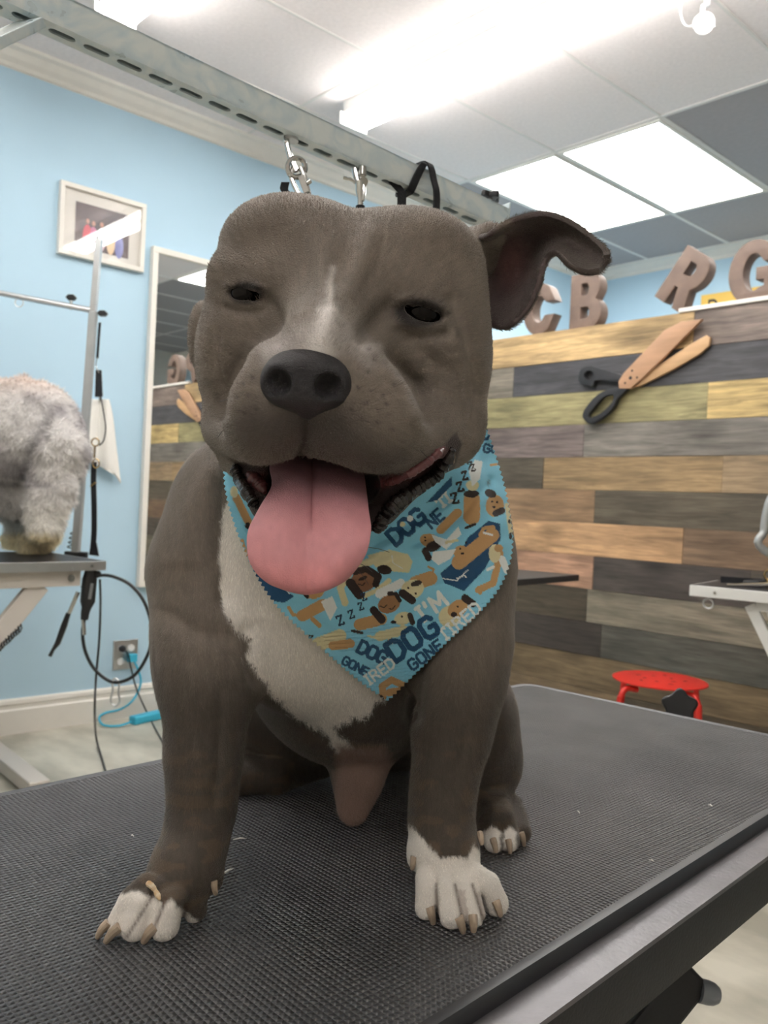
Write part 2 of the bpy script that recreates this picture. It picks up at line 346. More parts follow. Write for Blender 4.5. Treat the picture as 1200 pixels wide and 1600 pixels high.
for r, row in enumerate(PL):
    z1 = WT-r*PH; z0 = z1-PH; yc = proj((-2.2, YW, (z0+z1)/2))[1]
    segs = []; x0 = None
    for px, col in row:
        x = fy(px, proj((fy(px, yc, YW)[0], YW, (z0+z1)/2))[1], YW)[0]; segs.append((x, col))
    first = fy(740, yc, YW)[0]-rngw.uniform(.0, .15)
    xs = XL; left = []; lc = list(leftc.get(r, []))[::-1]
    while xs < first-.2:
        nx = xs+rngw.uniform(.35, .75); nx = first if nx > first-.2 else nx
        left.append((xs, nx, lc.pop() if lc else rngw.choice(fillc))); xs = nx
    cur = xs; allp = left[:]
    for x, col in segs: allp.append((cur, x, col)); cur = x
    while cur < -.2: nx = cur+rngw.uniform(.6, 1.1); allp.append((cur, nx, rngw.choice(fillc))); cur = nx
    for a, b, col in allp:
        dy = rngw.uniform(0, .004); n0 = len(mb.v)
        mb.box((a+.0008, YW-dy, z0+.0008), (b-.0008, YW+.02, z1-.0008))
        o_ = (rngw.uniform(-9, 9), rngw.uniform(-9, 9), rngw.uniform(-9, 9))
        pc += [srgb(*[min(255, 4+(c*.86+.14*sum(col)/3)*.97*rngw.uniform(.97, 1.03)) for c in col])]*8; po += [o_]*8
XWR = max(v[0] for v in mb.v)
n0 = len(mb.v); mb.box((XL, YW+.02, 0), (XWR, YW+.14, WT-.002)); pc += [srgb(120, 110, 96)]*8; po += [(0, 0, 0)]*8
V0 = np.array(mb.v)
ow = struct(mb.build('wall_front', WOOD, smooth=False, off=(0, 0, 0)))
a = ow.data.attributes.new('plank_colour', 'FLOAT_COLOR', 'POINT'); a.data.foreach_set('color', np.array(pc, dtype=np.float32).ravel())
a = ow.data.attributes.new('plank_offset', 'FLOAT_VECTOR', 'POINT'); a.data.foreach_set('vector', np.array(po, dtype=np.float32).ravel())
# white cap board on the right part of the plank wall
xa = fy(1062, 490, YW)[0]
struct(MB().box((xa, YW-.012, WT), (XWR, YW+.012, WT+.018)).build('trim_4', WHITE, smooth=False, bevel=.002))

# ---------------------------------------------------------------- lights in the ceiling
def panel(x0, label):
    x1 = x0+.61; t = thing('ceiling_light', ((x0+x1)/2, 4.26, ZC-.012), label, 'ceiling light', 'lit ceiling panels')
    m = MB()
    for lo, hi in (((x0+.012, 3.662), (x1-.012, 3.684)), ((x0+.012, 4.836), (x1-.012, 4.858)), ((x0+.012, 3.684), (x0+.03, 4.836)), ((x1-.03, 3.684), (x1-.012, 4.836))):
        m.box((lo[0], lo[1], ZC-.010), (hi[0], hi[1], ZC-.001))
    m.build('frame', WHITE, t, smooth=False)
    MB().box((x0+.03, 3.684, ZC-.006), (x1-.03, 4.836, ZC-.002)).build('diffuser', PANEL, t, smooth=False)
panel(-3.367, 'bright rectangular ceiling panel light, left one nearer the dog\'s ear')
panel(-2.757, 'bright rectangular ceiling panel light, right one beside the dark tiles')
panel(-1.537, 'rectangular ceiling panel light reflected at the top of the mirror')
def strip(x0, x1, y, label):
    t = thing('fluorescent_light', ((x0+x1)/2, y, ZC-.11), label, 'strip light', 'fluorescent strip lights')
    m = MB(); m.box((x0, y-.065, ZC-.06), (x1, y+.065, ZC-.001)); m.build('housing', WHITEP, t, smooth=False, bevel=.004)
    for e in (x0, x1):
        m = MB(); m.box((e-.006, y-.085, ZC-.115), (e+.006, y+.085, ZC-.055)); m.build('end_cap', WHITEP, t, smooth=False, bevel=.003)
    for s in (-1, 1):
        m = MB(); m.cyl((x0+.02, y+s*.052, ZC-.088), (x1-.02, y+s*.052, ZC-.088), .019, 16); m.build('tube', TUBE, t)
strip(-3.16, -.72, 2.60, 'long fluorescent strip light ahead, seen right of the steel beam')
strip(-3.16, -.72, 1.40, 'fluorescent strip light cut by the top left of the picture')
strip(-3.16, -.72, .18, 'unseen fluorescent strip light added overhead behind the viewer')  # out of view, added to help light the room
strip(-.2, 2.2, -1.1, 'unseen fluorescent strip light added over the back of the room')  # another unseen fixture, put in for more room light

# ---------------------------------------------------------------- things on the walls
# framed photograph
P = [fx(93, 286, -3.89), fx(227, 316.6, -3.89), fx(224, 422.6, -3.89), fx(91.4, 401, -3.89)]
y0, y1 = P[0][1], P[1][1]; z0, z1 = (P[2][2]+P[3][2])/2, (P[0][2]+P[1][2])/2
t = thing('picture_frame', (XL, (y0+y1)/2, z0), 'white framed group photograph hanging on the blue wall', 'picture')
m = MB(); w_ = .022
for a, b in (((y0, z0), (y1, z0+w_)), ((y0, z1-w_), (y1, z1)), ((y0, z0+w_), (y0+w_, z1-w_)), ((y1-w_, z0+w_), (y1, z1-w_))): m.box((XL, a[0], a[1]), (XL+.03, b[0], b[1]))
m.build('frame', WHITE, t, smooth=False, bevel=.002)
MB().box((XL+.001, y0+w_, z0+w_), (XL+.012, y1-w_, z1-w_)).build('mount', mat('photo mount', srgb(226, 222, 214), .6), t, smooth=False)
PHX = XL+.0125
q0 = fx(119, 314, PHX); q1 = fx(200, 399, PHX); q2 = fx(119, 384, PHX); ya, yb, za, zb = q0[1], q1[1], (q1[2]+q2[2])/2-.01, q0[2]+.0
MB().box((PHX, ya, za), (PHX+.0015, yb, zb)).build('photograph', mat('photograph', srgb(58, 46, 58), .4, col2=srgb(92, 70, 72), nscale=9), t, smooth=False)
pi = [(.22, .42, (206, 80, 96)), (.33, .40, (196, 110, 150)), (.48, .42, (214, 180, 190)), (.66, .40, (236, 206, 170)), (.82, .36, (124, 128, 186))]
for k, (u, v, cc) in enumerate(pi):
    yy = ya+(yb-ya)*u; zz = za+(zb-za)*(v-.14); hh = (zb-za)
    o = MB().ball((PHX+.002, yy, zz), 1, 12, 8, (.001, .022, hh*.27)).ball((PHX+.002, yy, zz+hh*.34), 1, 10, 8, (.0012, .009, .012)); o.f = o.f; o.m = [0]*(12*8)+[1]*(10*8)
    o.build('printed_figure', [mat('printed clothes', srgb(*cc), .5), mat('printed skin', srgb(190, 140, 120), .5)], t)
GLASS = mat('picture glass', (1, 1, 1, 1), .0, spec=.9); GLASS.node_tree.nodes['Principled BSDF'].inputs['Alpha'].default_value = .06; GLASS.node_tree.nodes['Principled BSDF'].inputs['Coat Weight'].default_value = 1.0
GLASS.node_tree.nodes['Principled BSDF'].inputs['Metallic'].default_value = 1.0
GLASS.node_tree.nodes['Principled BSDF'].inputs['Roughness'].default_value = .02
MB().box((XL+.018, y0+w_, z0+w_), (XL+.02, y1-w_, z1-w_)).build('glass_pane', GLASS, t, smooth=False)

# tall mirror
ym0, zm1, zm0 = 1.956, 1.213+CAMZ, -.462+CAMZ; ym1 = ym0+.62; fr = .03
t = thing('wall_mirror', (XL, (ym0+ym1)/2, zm0), 'tall white framed mirror on the blue wall reflecting the planks', 'mirror')
m = MB()
for a, b in (((ym0, zm0), (ym1, zm0+fr)), ((ym0, zm1-fr), (ym1, zm1)), ((ym0, zm0+fr), (ym0+fr, zm1-fr)), ((ym1-fr, zm0+fr), (ym1, zm1-fr))): m.box((XL, a[0], a[1]), (XL+.035, b[0], b[1]))
m.build('frame', WHITE, t, smooth=False, bevel=.003)
MB().box((XL+.002, ym0+fr, zm0+fr), (XL+.02, ym1-fr, zm1-fr)).build('mirror_glass', MIRROR, t, smooth=False)

# outlet with plugs
a0 = fx(177, 1001, XL); a1 = fx(213, 1042, XL); yo0, yo1, zo1, zo0 = a0[1], a1[1], a0[2], a1[2]-.005
t = thing('wall_outlet', (XL, (yo0+yo1)/2, zo0), 'double wall outlet with steel plate above the white baseboard', 'outlet')
MB().box((XL, yo0, zo0), (XL+.008, yo1, zo1)).build('plate', SILVER, t, smooth=False, bevel=.002)
for s in (.3, .72):
    for v in (.28, .72):
        yy = yo0+(yo1-yo0)*s; zz = zo0+(zo1-zo0)*v; MB().cyl((XL+.006, yy, zz), (XL+.011, yy, zz), .017, 20).build('socket', PLASTW, t)
def pt(x, y, X=XL+.03): return fx(x, y, X)
c = pt(192, 1014)
t = thing('power_plug', c, 'black plug with its thin cable running from outlet to the floor', 'plug')
MB().lathe(c+np.array([-.018, 0, 0]), (1, 0, 0), [(0, .014), (.006, .017), (.022, .015), (.03, .008)], 14).build('plug_body', BLACK, t)
MB().tube(crv([c+[.01, 0, 0], pt(200, 1022, XL+.05), pt(205, 1045, XL+.06), pt(214, 1078, XL+.07), fz(232, 1118, .012), fz(248, 1148, .006), fz(264, 1174, .005), fz(300, 1215, .005)], 8), .0038, 8).build('cable', RUBBER, t)
c = pt(207, 1028)
def flr(x, y, z):
    p = fz(x, y, z); return p if p[0] > XL+.035 else fx(x, y, XL+.035)
t = thing('extension_lead', c, 'light blue extension lead plugged into the outlet with its block on floor', 'extension lead')
MB().box(c-[.012, .022, .02], c+[.012, .022, .02]).build('plug', CYAN, t, bevel=.004)
MB().tube(crv([c, pt(214, 1042, XL+.05), pt(220, 1062, XL+.06), pt(216, 1080, XL+.06), pt(204, 1098, XL+.07), flr(186, 1109, .05), flr(165, 1114, .03), flr(155, 1122, .012), flr(162, 1133, .01), flr(185, 1134, .01), flr(205, 1128, .02)], 8), .0055, 8).build('cord', CYAN, t)
a = fz(206, 1126, .02); b = fz(285, 1108, .02)
MB().bar(a, b, .05, .04).build('socket_block', CYAN, t, bevel=.008)

# hanging towel
t = thing('towel', fx(160, 755, XL+.02), 'white towel hanging on blue wall behind the steel post', 'towel')
loop = [(141, 626), (150, 621), (163, 621), (171, 627), (175, 650), (179, 690), (184, 715), (188, 745), (185, 756), (180, 752), (175, 738), (160, 733), (150, 729), (138, 722), (137, 680)]
n_ = 14; V = []; Fs = []
Lft = crv([(143, 624), (139, 650), (137, 690), (138, 722)], 5); Rgt = crv([(169, 624), (175, 650), (181, 700), (188, 755)], 5)
for i in range(len(Lft)):
    for k in range(n_+1):
        u = k/n_; x = Lft[i][0]*(1-u)+Rgt[i][0]*u; y = Lft[i][1]*(1-u)+Rgt[i][1]*u - (12*math.sin(math.pi*u) if i == len(Lft)-1 else 0)
        V.append(fx(x, y, XL+.03+.014*math.sin(u*9+i*.15)+.012*i/len(Lft)))
for i in range(len(Lft)-1):
    for k in range(n_): Fs.append((i*(n_+1)+k, i*(n_+1)+k+1, (i+1)*(n_+1)+k+1, (i+1)*(n_+1)+k))
o = MB().add(V, Fs).build('cloth', CLOTHW, t); s_ = o.modifiers.new('thick', 'SOLIDIFY'); s_.thickness = .006; s_.offset = 1
MB().tube([fx(156, 626, XL), fx(156, 626, XL+.045), fx(156, 619, XL+.05)], .004, 8).build('wall_hook', CHROME, t)

# yellow sign on the far wall
s0 = fy(1100, 461, YF-.02); s1 = fy(1101, 500, YF-.02)
t = thing('wall_sign', (s0[0]+.6, YF, s1[2]), 'yellow lettered sign on the far wall behind the letters', 'sign')
MB().box((s0[0]-.02, YF-.02, s1[2]-.1), (s0[0]+1.3, YF-.002, s0[2])).build('board', YELLOW, t, smooth=False)
q = fy(1104.5, 478.5, YF-.022)
text_shape('lettering', 'Dog O', .19, (q[0], YF-.022, q[2]-.085), (1, 0, 0), (0, 0, 1), BLACK, t, .002, .62)

# security camera
t = thing('security_camera', fz(1104, -12, ZC), 'small white security camera hanging from the pale ceiling', 'camera')
cc = at(1100, 36, 3.0); ax = -ray(1100, 36); ax = ax/np.linalg.norm(ax); ax = ax+np.array([.1, 0, -.05]); ax /= np.linalg.norm(ax); Pm = fz(1106, -12, ZC)
MB().lathe(cc-ax*.13, ax, [(0, .02), (.012, .03), (.12, .034), (.135, .036)], 24).build('body', PLASTW, t)
MB().lathe(cc+ax*.0051, ax, [(0, .0), (0, .024), (.001, .0245), (.0015, 0)], 24).build('lens', mat('dark lens', srgb(58, 60, 70), .15, coat=1), t)
sd = np.cross(ax, (0, 0, 1)); sd /= np.linalg.norm(sd); upv = np.cross(sd, ax)
MB().tube([cc-ax*.02+sd*.026-upv*.02, cc+ax*.025+sd*.036-upv*.012, cc+ax*.025-sd*.036-upv*.012], .003, 6).build('hood', PLASTW, t)
MB().lathe(Pm, (0, 0, -1), [(0, .03), (.012, .028), (.014, .012), (.05, .010)], 16).tube([Pm-[0, 0, .045], cc-ax*.07+[0, 0, .06], cc-ax*.07+[0, 0, .02]], .009, 10).build('bracket', PLASTW, t)
MB().tube(crv([fz(1068, -8, ZC), at(1064, 8, 2.98), at(1065, 28, 2.98), at(1074, 41, 2.98), cc-ax*.1+sd*.0]), .0028, 8).build('cable', PLASTW, t)

# ---------------------------------------------------------------- rustic letters on the plank wall
ZT = WT
def arc(cx, cy, rx, ry, a0, a1, n=14): return [(cx+rx*math.cos(math.radians(a0+(a1-a0)*i/n)), cy+ry*math.sin(math.radians(a0+(a1-a0)*i/n))) for i in range(n+1)]
LB = [[(0, 0), (.60, 0)]+arc(.66, .27, .34, .27, -90, 62)[0:]+[(.80, .52)]+arc(.62, .76, .32, .24, -25, 90)+[(0, 1)],
      [(.33, .17), (.33, .40), (.52, .40)]+arc(.52, .285, .12, .115, 90, -90)[1:-1]+[(.52, .17)], [(.33, .60), (.33, .83), (.50, .83)]+arc(.50, .715, .11, .115, 90, -90)[1:-1]+[(.50, .60)]]
LR = [[(0, 0), (.34, 0), (.34, .34), (.46, .34), (.64, 0), (1.0, 0), (.78, .40)]+arc(.60, .69, .36, .31, -40, 90)+[(0, 1)],
      [(.34, .56), (.34, .82), (.50, .82)]+arc(.50, .69, .12, .13, 90, -90)[1:-1]+[(.50, .56)]]
LC = [arc(.5, .5, .5, .5, 52, 308, 26)+[(.98, .36), (.70, .36)]+arc(.5, .5, .22, .27, 300, 60, 20)+[(.70, .64), (.98, .64)]]
LG = [arc(.5, .5, .5, .5, 48, 300, 26)+[(.98, .16), (.98, .56), (.56, .56), (.56, .38), (.72, .38), (.72, .27)]+arc(.5, .5, .22, .30, 300, 60, 20)+[(.70, .66), (.98, .66)]]
def letter(name, loops, pxbl, pxw, pxh, label, tilt=0.0, yaw=0.0, dep=.06, Y=YW+.05):
    """pxbl = pixel of the front lower-left corner on the wall top; pxw/pxh = size in pixels there"""
    o = fy(pxbl[0], pxbl[1], Y-dep/2); o[2] = max(o[2], ZT) if tilt == 0 else o[2]
    d = np.dot(o-EYE, FW); W = (fy(pxbl[0]+pxw, pxbl[1], Y-dep/2)[0]-o[0]); H = pxh*d/F
    ls = [[(a*W, b*H) for a, b in lp] for lp in loops]
    U = np.array([math.cos(tilt)*math.cos(yaw), math.cos(tilt)*math.sin(yaw), math.sin(tilt)]); Vv = np.array([-math.sin(tilt)*math.cos(yaw), -math.sin(tilt)*math.sin(yaw), math.cos(tilt)])
    zmin = min(a*U[2]+b*Vv[2] for a, b in ls[0])
    O = np.array([o[0], Y, o[2]]) if tilt == 0 else np.array([o[0], Y, ZT-zmin])
    if tilt == 0: O[2] = ZT
    ob = flat_shape(name, ls, O, U, Vv, dep, LETTER, bevel=.002, off=O); return tag(ob, label, 'letter', 'rustic wooden letters on the plank wall')
letter('wooden_letter', LC, (817, 521), 48, 78, 'brown wooden letter C standing on the plank wall beside the ear')
letter('wooden_letter', LB, (890, 510), 47, 84, 'brown wooden letter B standing on the plank wall')
letter('wooden_letter', LR, (1022, 492), 54, 86, 'brown wooden letter R leaning over on the plank wall', tilt=-.64)
letter('wooden_letter', LG, (1137, 474), 78, 98, 'brown wooden letter G standing at right end of the plank wall')

# ---------------------------------------------------------------- giant wooden scissors on the planks
YS = YW-.02
cs = lambda pts: [fy(x, y, YS-.012) for x, y in pts]
z6 = lambda pts: [(800+a/3, 340+b/3) for a, b in pts]
sc_o = fy(985, 590, YS)
t = thing('decorative_scissors', sc_o, 'giant wooden scissors with black handles mounted on the planks', 'scissors')
BLADE = mat('light wood blade', srgb(176, 138, 108), .55, noise=.14, nscale=4, stretch=(1, 1, 8), bump=.2)
BLADE2 = mat('pale wood blade', srgb(188, 152, 112), .55, noise=.14, nscale=4, stretch=(1, 1, 8), bump=.2)
BLH = mat('matt black paint', srgb(36, 38, 42), .6)
def wshape(name, loops, Y, d, m):
    if name == 'handle': loops = [[tuple(p) for p in crv([(a, b) for a, b in lp], 4, True)] for lp in loops]
    O = np.array([sc_o[0], Y, sc_o[2]]); ls = [[(fy(x, y, Y)[0]-O[0], fy(x, y, Y)[2]-O[2]) for x, y in z6(lp)] for lp in loops]
    return flat_shape(name, ls, O, (1, 0, 0), (0, 0, 1), d, m, t, bevel=.002)
wshape('blade', [[(560, 795), (700, 690), (850, 590), (915, 555), (930, 565), (925, 600), (880, 640), (760, 710), (600, 790)]], YS+.004, .012, BLADE2)
wshape('blade', [[(505, 770), (530, 730), (720, 530), (800, 490), (890, 480), (850, 520), (700, 670), (560, 800), (508, 800)]], YS-.012, .014, BLADE)
wshape('handle', [[(325, 735), (335, 712), (370, 700), (420, 712), (515, 742), (508, 772), (420, 762), (392, 768), (385, 790), (345, 782), (322, 765)], [(345, 735), (365, 718), (388, 728), (388, 750), (368, 764), (348, 756)]], YS+.003, .026, BLH)
wshape('handle', [[(500, 800), (545, 800), (520, 830), (498, 850), (480, 890), (440, 930), (378, 966), (345, 945), (342, 915), (380, 860), (430, 820)], [(470, 830), (430, 845), (385, 895), (362, 925), (372, 942), (430, 915), (478, 865), (482, 835)]], YS-.006, .022, BLH)
for x, y in ((565, 718), (588, 750), (532, 776), (557, 752)):
    c = fy(800+x/3, 340+y/3, YS-.018); MB().cyl(c-[0, .004, 0], c+[0, .004, 0], .005 if (x, y) != (557, 752) else .008, 12).build('screw', BLACK, t)
# ================================================================== FRONT GROOMING TABLE
TZ = CAMZ-.326                                # height of the mat's surface
DL = np.array([-.0628, .998, 0]); DL /= np.linalg.norm(DL); DR = np.array([DL[1], -DL[0], 0])    # long axis, across to the right
MBL = fz(822, 1066, TZ)                       # far left corner of the mat
MW = .580; RW = .030; LEN = 1.16
MBL = MBL + DR*.0
tc0 = MBL + DR*MW/2 - DL*LEN/2
TBL = thing('grooming_table', (tc0[0], tc0[1], 0), 'black ribbed grooming table the bandana-wearing dog sits on', 'table')
def T(u, v, z): return MBL + DR*u - DL*v + np.array([0, 0, z])      # u across from left, v from the far end
def rrect(u0, u1, v0, v1, r, z, n=6):
    pts = []
    for cu_, cv, a0 in ((u1-r, v1-r, 0), (u0+r, v1-r, 90), (u0+r, v0+r, 180), (u1-r, v0+r, 270)):
        for i in range(n+1):
            a = math.radians(a0+90*i/n); pts.append(T(cu_+r*math.cos(a), cv+r*math.sin(a), z))
    return pts
# mat: dished rubber slab with rounded lip, ribbed field inside
m = MB(); rings = [rrect(0, MW, 0, LEN, .03, -.014), rrect(0, MW, 0, LEN, .03, -.003), rrect(.002, MW-.002, .002, LEN-.002, .029, .0), rrect(.009, MW-.009, .009, LEN-.009, .024, .0), rrect(.011, MW-.011, .011, LEN-.011, .023, -.0008)]
k = len(rings[0])
for r in rings: m.v += [tuple(p) for p in r]
for i in range(len(rings)-1):
    for j in range(k): m.f.append((i*k+j, i*k+(j+1) % k, (i+1)*k+(j+1) % k, (i+1)*k+j)); m.m.append(1)
m.f.append(tuple((len(rings)-1)*k+j for j in range(k))); m.m.append(0); m.f.append(tuple(range(k))[::-1]); m.m.append(1)
# object axes turned to the table so that the ribs run along it
o = m.build('rubber_mat', [MATT, MATEDGE], TBL)
# frame: rounded-corner rail around the mat
m = MB(); R1 = [rrect(.001, MW-.001, .001, LEN-.001, .03, -.013), rrect(-RW, MW+RW, -RW, LEN+RW, .05, -.013), rrect(-RW-.001, MW+RW+.001, -RW-.001, LEN+RW+.001, .051, -.016), rrect(-RW-.001, MW+RW+.001, -RW-.001, LEN+RW+.001, .051, -.062), rrect(.001, MW-.001, .001, LEN-.001, .03, -.062)]
k = len(R1[0])
for r in R1: m.v += [tuple(p) for p in r]
for i in range(5):
    for j in range(k): m.f.append((i*k+j, i*k+(j+1) % k, ((i+1) % 5)*k+(j+1) % k, ((i+1) % 5)*k+j)); m.m.append(0 if i < 2 else 1)
m.build('rail', [RAIL, DARKM], TBL)
# underframe with folding legs
LU = [.02, MW-.02]
for v in (.16, LEN-.16): MB().bar(T(.0, v, -.075), T(MW, v, -.075), .03, .025).build('cross_member', DARKM, TBL, smooth=False, bevel=.002)
# visible bracket and leg at the right, with grey capped bolt
Bp = at(1078, 1548, .93)
pr = lambda x, y, d=.93: at(x, y, d)
m = MB(); loop = [(830, 1505), (1060, 1502), (1088, 1512), (1100, 1528), (1099, 1560), (1040, 1570), (1000, 1547), (820, 1546)]
nrm = DL; 
def onpl(x, y, p0, n): return plane(x, y, p0, n)
m.prism([onpl(x, y, Bp, FW*np.array([1, 1, 0])) for x, y in [(700, 1503), (1062, 1503), (1070, 1546), (700, 1546)]], FW, .03).build('stretcher', DARKM, TBL, smooth=False, bevel=.003)
foot = onpl(800, 1870, Bp, FW*np.array([1, 1, 0])); foot = foot.copy()
a = pr(1066, 1528, .925); d_ = pr(960, 1660, .90)-a; tt = -(a[2]-.02)/d_[2] if d_[2] else 1
b = a+d_*tt; b[2] = .02
legs = [(a, b)]
o = MB().bar(a+(a-b)/np.linalg.norm(a-b)*.014, b, .042, .034, up=FW).build('leg', DARKM, TBL, smooth=False, bevel=.004)
for u, v in ((.03, LEN-.12), (MW-.03, LEN-.12), (.03, .14)):
    MB().bar(T(u, v, -.06), np.array([T(u, v, 0)[0], T(u, v, 0)[1], .02]), .034, .034, up=DL).build('leg', DARKM, TBL, smooth=False, bevel=.004)
c = pr(1098, 1549, .915); ax = MC[:, 0]*.93-np.array([0, 0, .25]); ax /= np.linalg.norm(ax)
MB().lathe(c-ax*.004, ax, [(0, .0125), (.010, .0125), (.016, .0115), (.021, .0085), (.023, .004)], 20).build('bolt_cap', mat('grey bolt cap', srgb(120, 124, 130), .35), TBL)
# clamp knob at the far rail
kc = plane(1062, 1104, T(.0, -.05, 0), DL)
kd = (EYE-kc); kd /= np.linalg.norm(kd)
kp = []
ku = np.cross((0, 0, 1), kd); ku /= np.linalg.norm(ku); kv = np.cross(kd, ku)
for i in range(50):
    a_ = 2*math.pi*i/50; r_ = .0275+.0035*math.cos(5*a_); kp.append(kc+ku*r_*math.cos(a_+.35)+kv*r_*math.sin(a_+.35))
MB().prism(kp, kd, .012).build('clamp_knob', BLACK, TBL, bevel=.003)
MB().cyl(kc-kd*.0, kc-kd*.03, .006).bar(T((kc-MBL) @ DR, -.03, -.03), kc-kd*.02, .02, .02).build('clamp', SILVER, TBL, smooth=False)

# ---------------------------------------------------------------- overhead steel beam
dpt = lambda x: 1/(1.0526-.000507*(x-300))
def bt(x): return at(x, .479*(x-115), dpt(x))       # upper edge of the near side
H_ = .031
B0, B1 = bt(-330), bt(798)
bd = (B1-B0)/np.linalg.norm(B1-B0); away = np.cross(bd, (0, 0, 1)); away /= np.linalg.norm(away)
if np.dot(away, FW) < 0: away = -away
dn = -np.cross(bd, away); dn = dn if dn[2] < 0 else -dn
BL_ = np.linalg.norm(B1-B0)
ARM = thing('overhead_grooming_arm', (B0[0], B0[1], TZ-.05), 'slotted galvanised steel beam spanning above the sitting dog', 'grooming arm')
t_of = lambda x: np.linalg.norm(bt(x)-B0)
slots = []
s0_, s1_ = t_of(165), t_of(313); stp = (s1_-s0_)/3
kk = -6
while True:
    t_ = s0_+stp*kk
    if t_ > BL_-.03: break
    if t_ > .03: slots.append([(t_+q[0], H_/2+q[1]) for q in arc(stp*.24, 0, .0052, .0052, -90, 90, 6)+arc(-stp*.24, 0, .0052, .0052, 90, 270, 6)])
    kk += 1
flat = flat_shape('slotted_face', [[(0, 0), (BL_, 0), (BL_, H_), (0, H_)]]+slots, B0+dn*H_, bd, away, .0024, GALV, ARM)
m = MB()
for q in (away*.0012, away*(H_-.0012)): m.bar(B0+q+dn*H_/2, B1+q+dn*H_/2, .0024, H_, up=-dn)
m.bar(B0+away*H_/2+dn*.0012, B1+away*H_/2+dn*.0012, H_, .0024, up=-dn)
m.bar(B1-bd*.002+away*H_/2+dn*.002, B1+away*H_/2+dn*.002, H_-.002, H_-.006, up=-dn)
m.build('beam', GALV, ARM, smooth=False)
CA = bt(62)+dn*(H_+.006)+away*.012; CB = at(-330, 215, .66)
m = MB(); m.bar(CA, CB, .036, .010, up=-dn); m.build('cross_bar', GALV, ARM, smooth=False, bevel=.001)
MB().bar(CB+[0, 0, .06], [CB[0], CB[1], TZ-.05], .028, .028, up=DL).build('post', GALV, ARM, smooth=False, bevel=.002)
c = bt(776)+away*H_*.5
MB().cyl(c, c-dn*.014, .004).build('knob_stem', SILVER, ARM)
kp = []
for i in range(40): a_ = 2*math.pi*i/40; r_ = .013+.004*math.cos(4*a_); kp.append(c-dn*.009+bd*r_*math.cos(a_)+away*r_*math.sin(a_))
MB().prism(kp, -dn, .009).build('knob', BLACK, ARM, bevel=.002)
def inbeam(x): return bt(x)+dn*(H_)+away*H_*.5
# hooks: snap 1
def snap(name_label, top, bot, s, dep, tilt_px):
    pass
c1 = inbeam(463); d1 = np.dot(c1-EYE, FW)
A1 = lambda x, y, dd=0: at(x, y, d1+dd)
t = thing('snap_hook', c1, 'large chrome snap hook hanging from the beam, left one above the head', 'snap hook', 'chrome hooks on the beam')
MB().tube(crv([A1(447, 213), A1(450, 232), A1(456, 252), A1(463, 268)], 5), .0035, 10).cyl(A1(445, 222), A1(450, 222), .004).build('pin', CHROME, t)
MB().tube(crv([A1(463+14*math.cos(q), 262+15*math.sin(q), .004*math.cos(q)) for q in np.linspace(0, 6.28, 13)[:-1]], 3, True), .0032, 8, closed=True).build('ring', CHROME, t)
MB().tube(crv([A1(459, 262), A1(455, 275), A1(460, 290), A1(468, 305), A1(478, 318), A1(486, 330)], 5), [.0034]*26, 10).tube(crv([A1(470, 262), A1(475, 275), A1(479, 292), A1(484, 312), A1(486, 330)], 5), .0036, 10).build('hook_body', CHROME, t)
MB().bar(A1(470, 275, -.004), A1(480, 302, -.004), .006, .008).cyl(A1(479, 287, -.008), A1(486, 282, -.008), .0028).build('gate', CHROME, t, bevel=.001)
MB().cyl(inbeam(470)+dn*-.004, inbeam(470)+dn*.004, .0095, 20).build('swivel_plate', SILVER, t)
MB().strap(crv([A1(446, 285, .015), A1(444, 296, .016), A1(450, 304, .016), A1(456, 315, .016), A1(458, 340, .02)], 5), .010, .0035, MC[:, 0]).build('black_loop', BLACKF, t)
c2 = inbeam(563); d2 = np.dot(c2-EYE, FW); A2 = lambda x, y, dd=0: at(x, y, d2+dd)
t = thing('snap_hook', c2, 'smaller chrome trigger snap hanging from the beam, right of the big one', 'snap hook', 'chrome hooks on the beam')
MB().tube(crv([A2(554, 262), A2(556, 274), A2(560, 286)], 5), .004, 10).cyl(A2(566, 258), A2(566, 274), .0055).build('pin', CHROME, t)
MB().tube([A2(562, 284), A2(562, 300), A2(563, 312), A2(563, 330)], [.0062, .0052, .0036, .0042], 12).tube([A2(567, 284), A2(568, 300), A2(566, 314)], [.003, .0035, .0028], 10).build('hook_body', CHROME, t)
MB().tube(crv([A2(537, 277), A2(543, 279), A2(550, 281), A2(560, 288)], 4), [.0028]*4+[.0026]*9, 8).build('thumb_lever', CHROME, t)
MB().cyl(A2(568, 284, -.004), A2(568, 284, .004), .006, 16).build('swivel', CHROME, t)
MB().tube([A2(563, 322), A2(563, 345)], .006, 10).build('black_loop', BLACKF, t)
# webbing looped over the beam
bx = 668; O_ = bt(bx)
t = thing('leash', O_, 'black webbing leash looped over the steel beam above the head', 'leash')
def offb(x, a_, h_): return bt(x)+away*a_+dn*h_
pts = [at(680, 352, dpt(672)-.012), at(682, 325, dpt(672)-.012), at(682, 300, dpt(672)-.012), at(678, 282, dpt(670)-.008), offb(667, -.004, -.006), offb(664, H_*.5, -.008), offb(662, H_+.005, 0.0), offb(661, H_+.006, H_*.9)]
MB().strap(crv(pts, 6), .010, .0028, bd).build('webbing', BLACKF, t)
pts = [offb(656, H_+.006, H_*.5), offb(653, H_+.004, H_+.004), offb(650, H_*.5, H_+.006), offb(648, .002, H_+.006), offb(650, -.004, H_*.7), offb(657, -.005, 0.0), offb(663, -.002, -.005)]
MB().strap(crv(pts, 6), .011, .0026, bd).build('webbing', BLACKF, t)
dd = np.dot(offb(628, H_*.5, H_)-EYE, FW)
MB().strap([offb(629, H_*.5, H_-.002), at(628, 300, dd), at(627, 345, dd)], .012, .0026, MC[:, 0]).build('webbing', BLACKF, t)

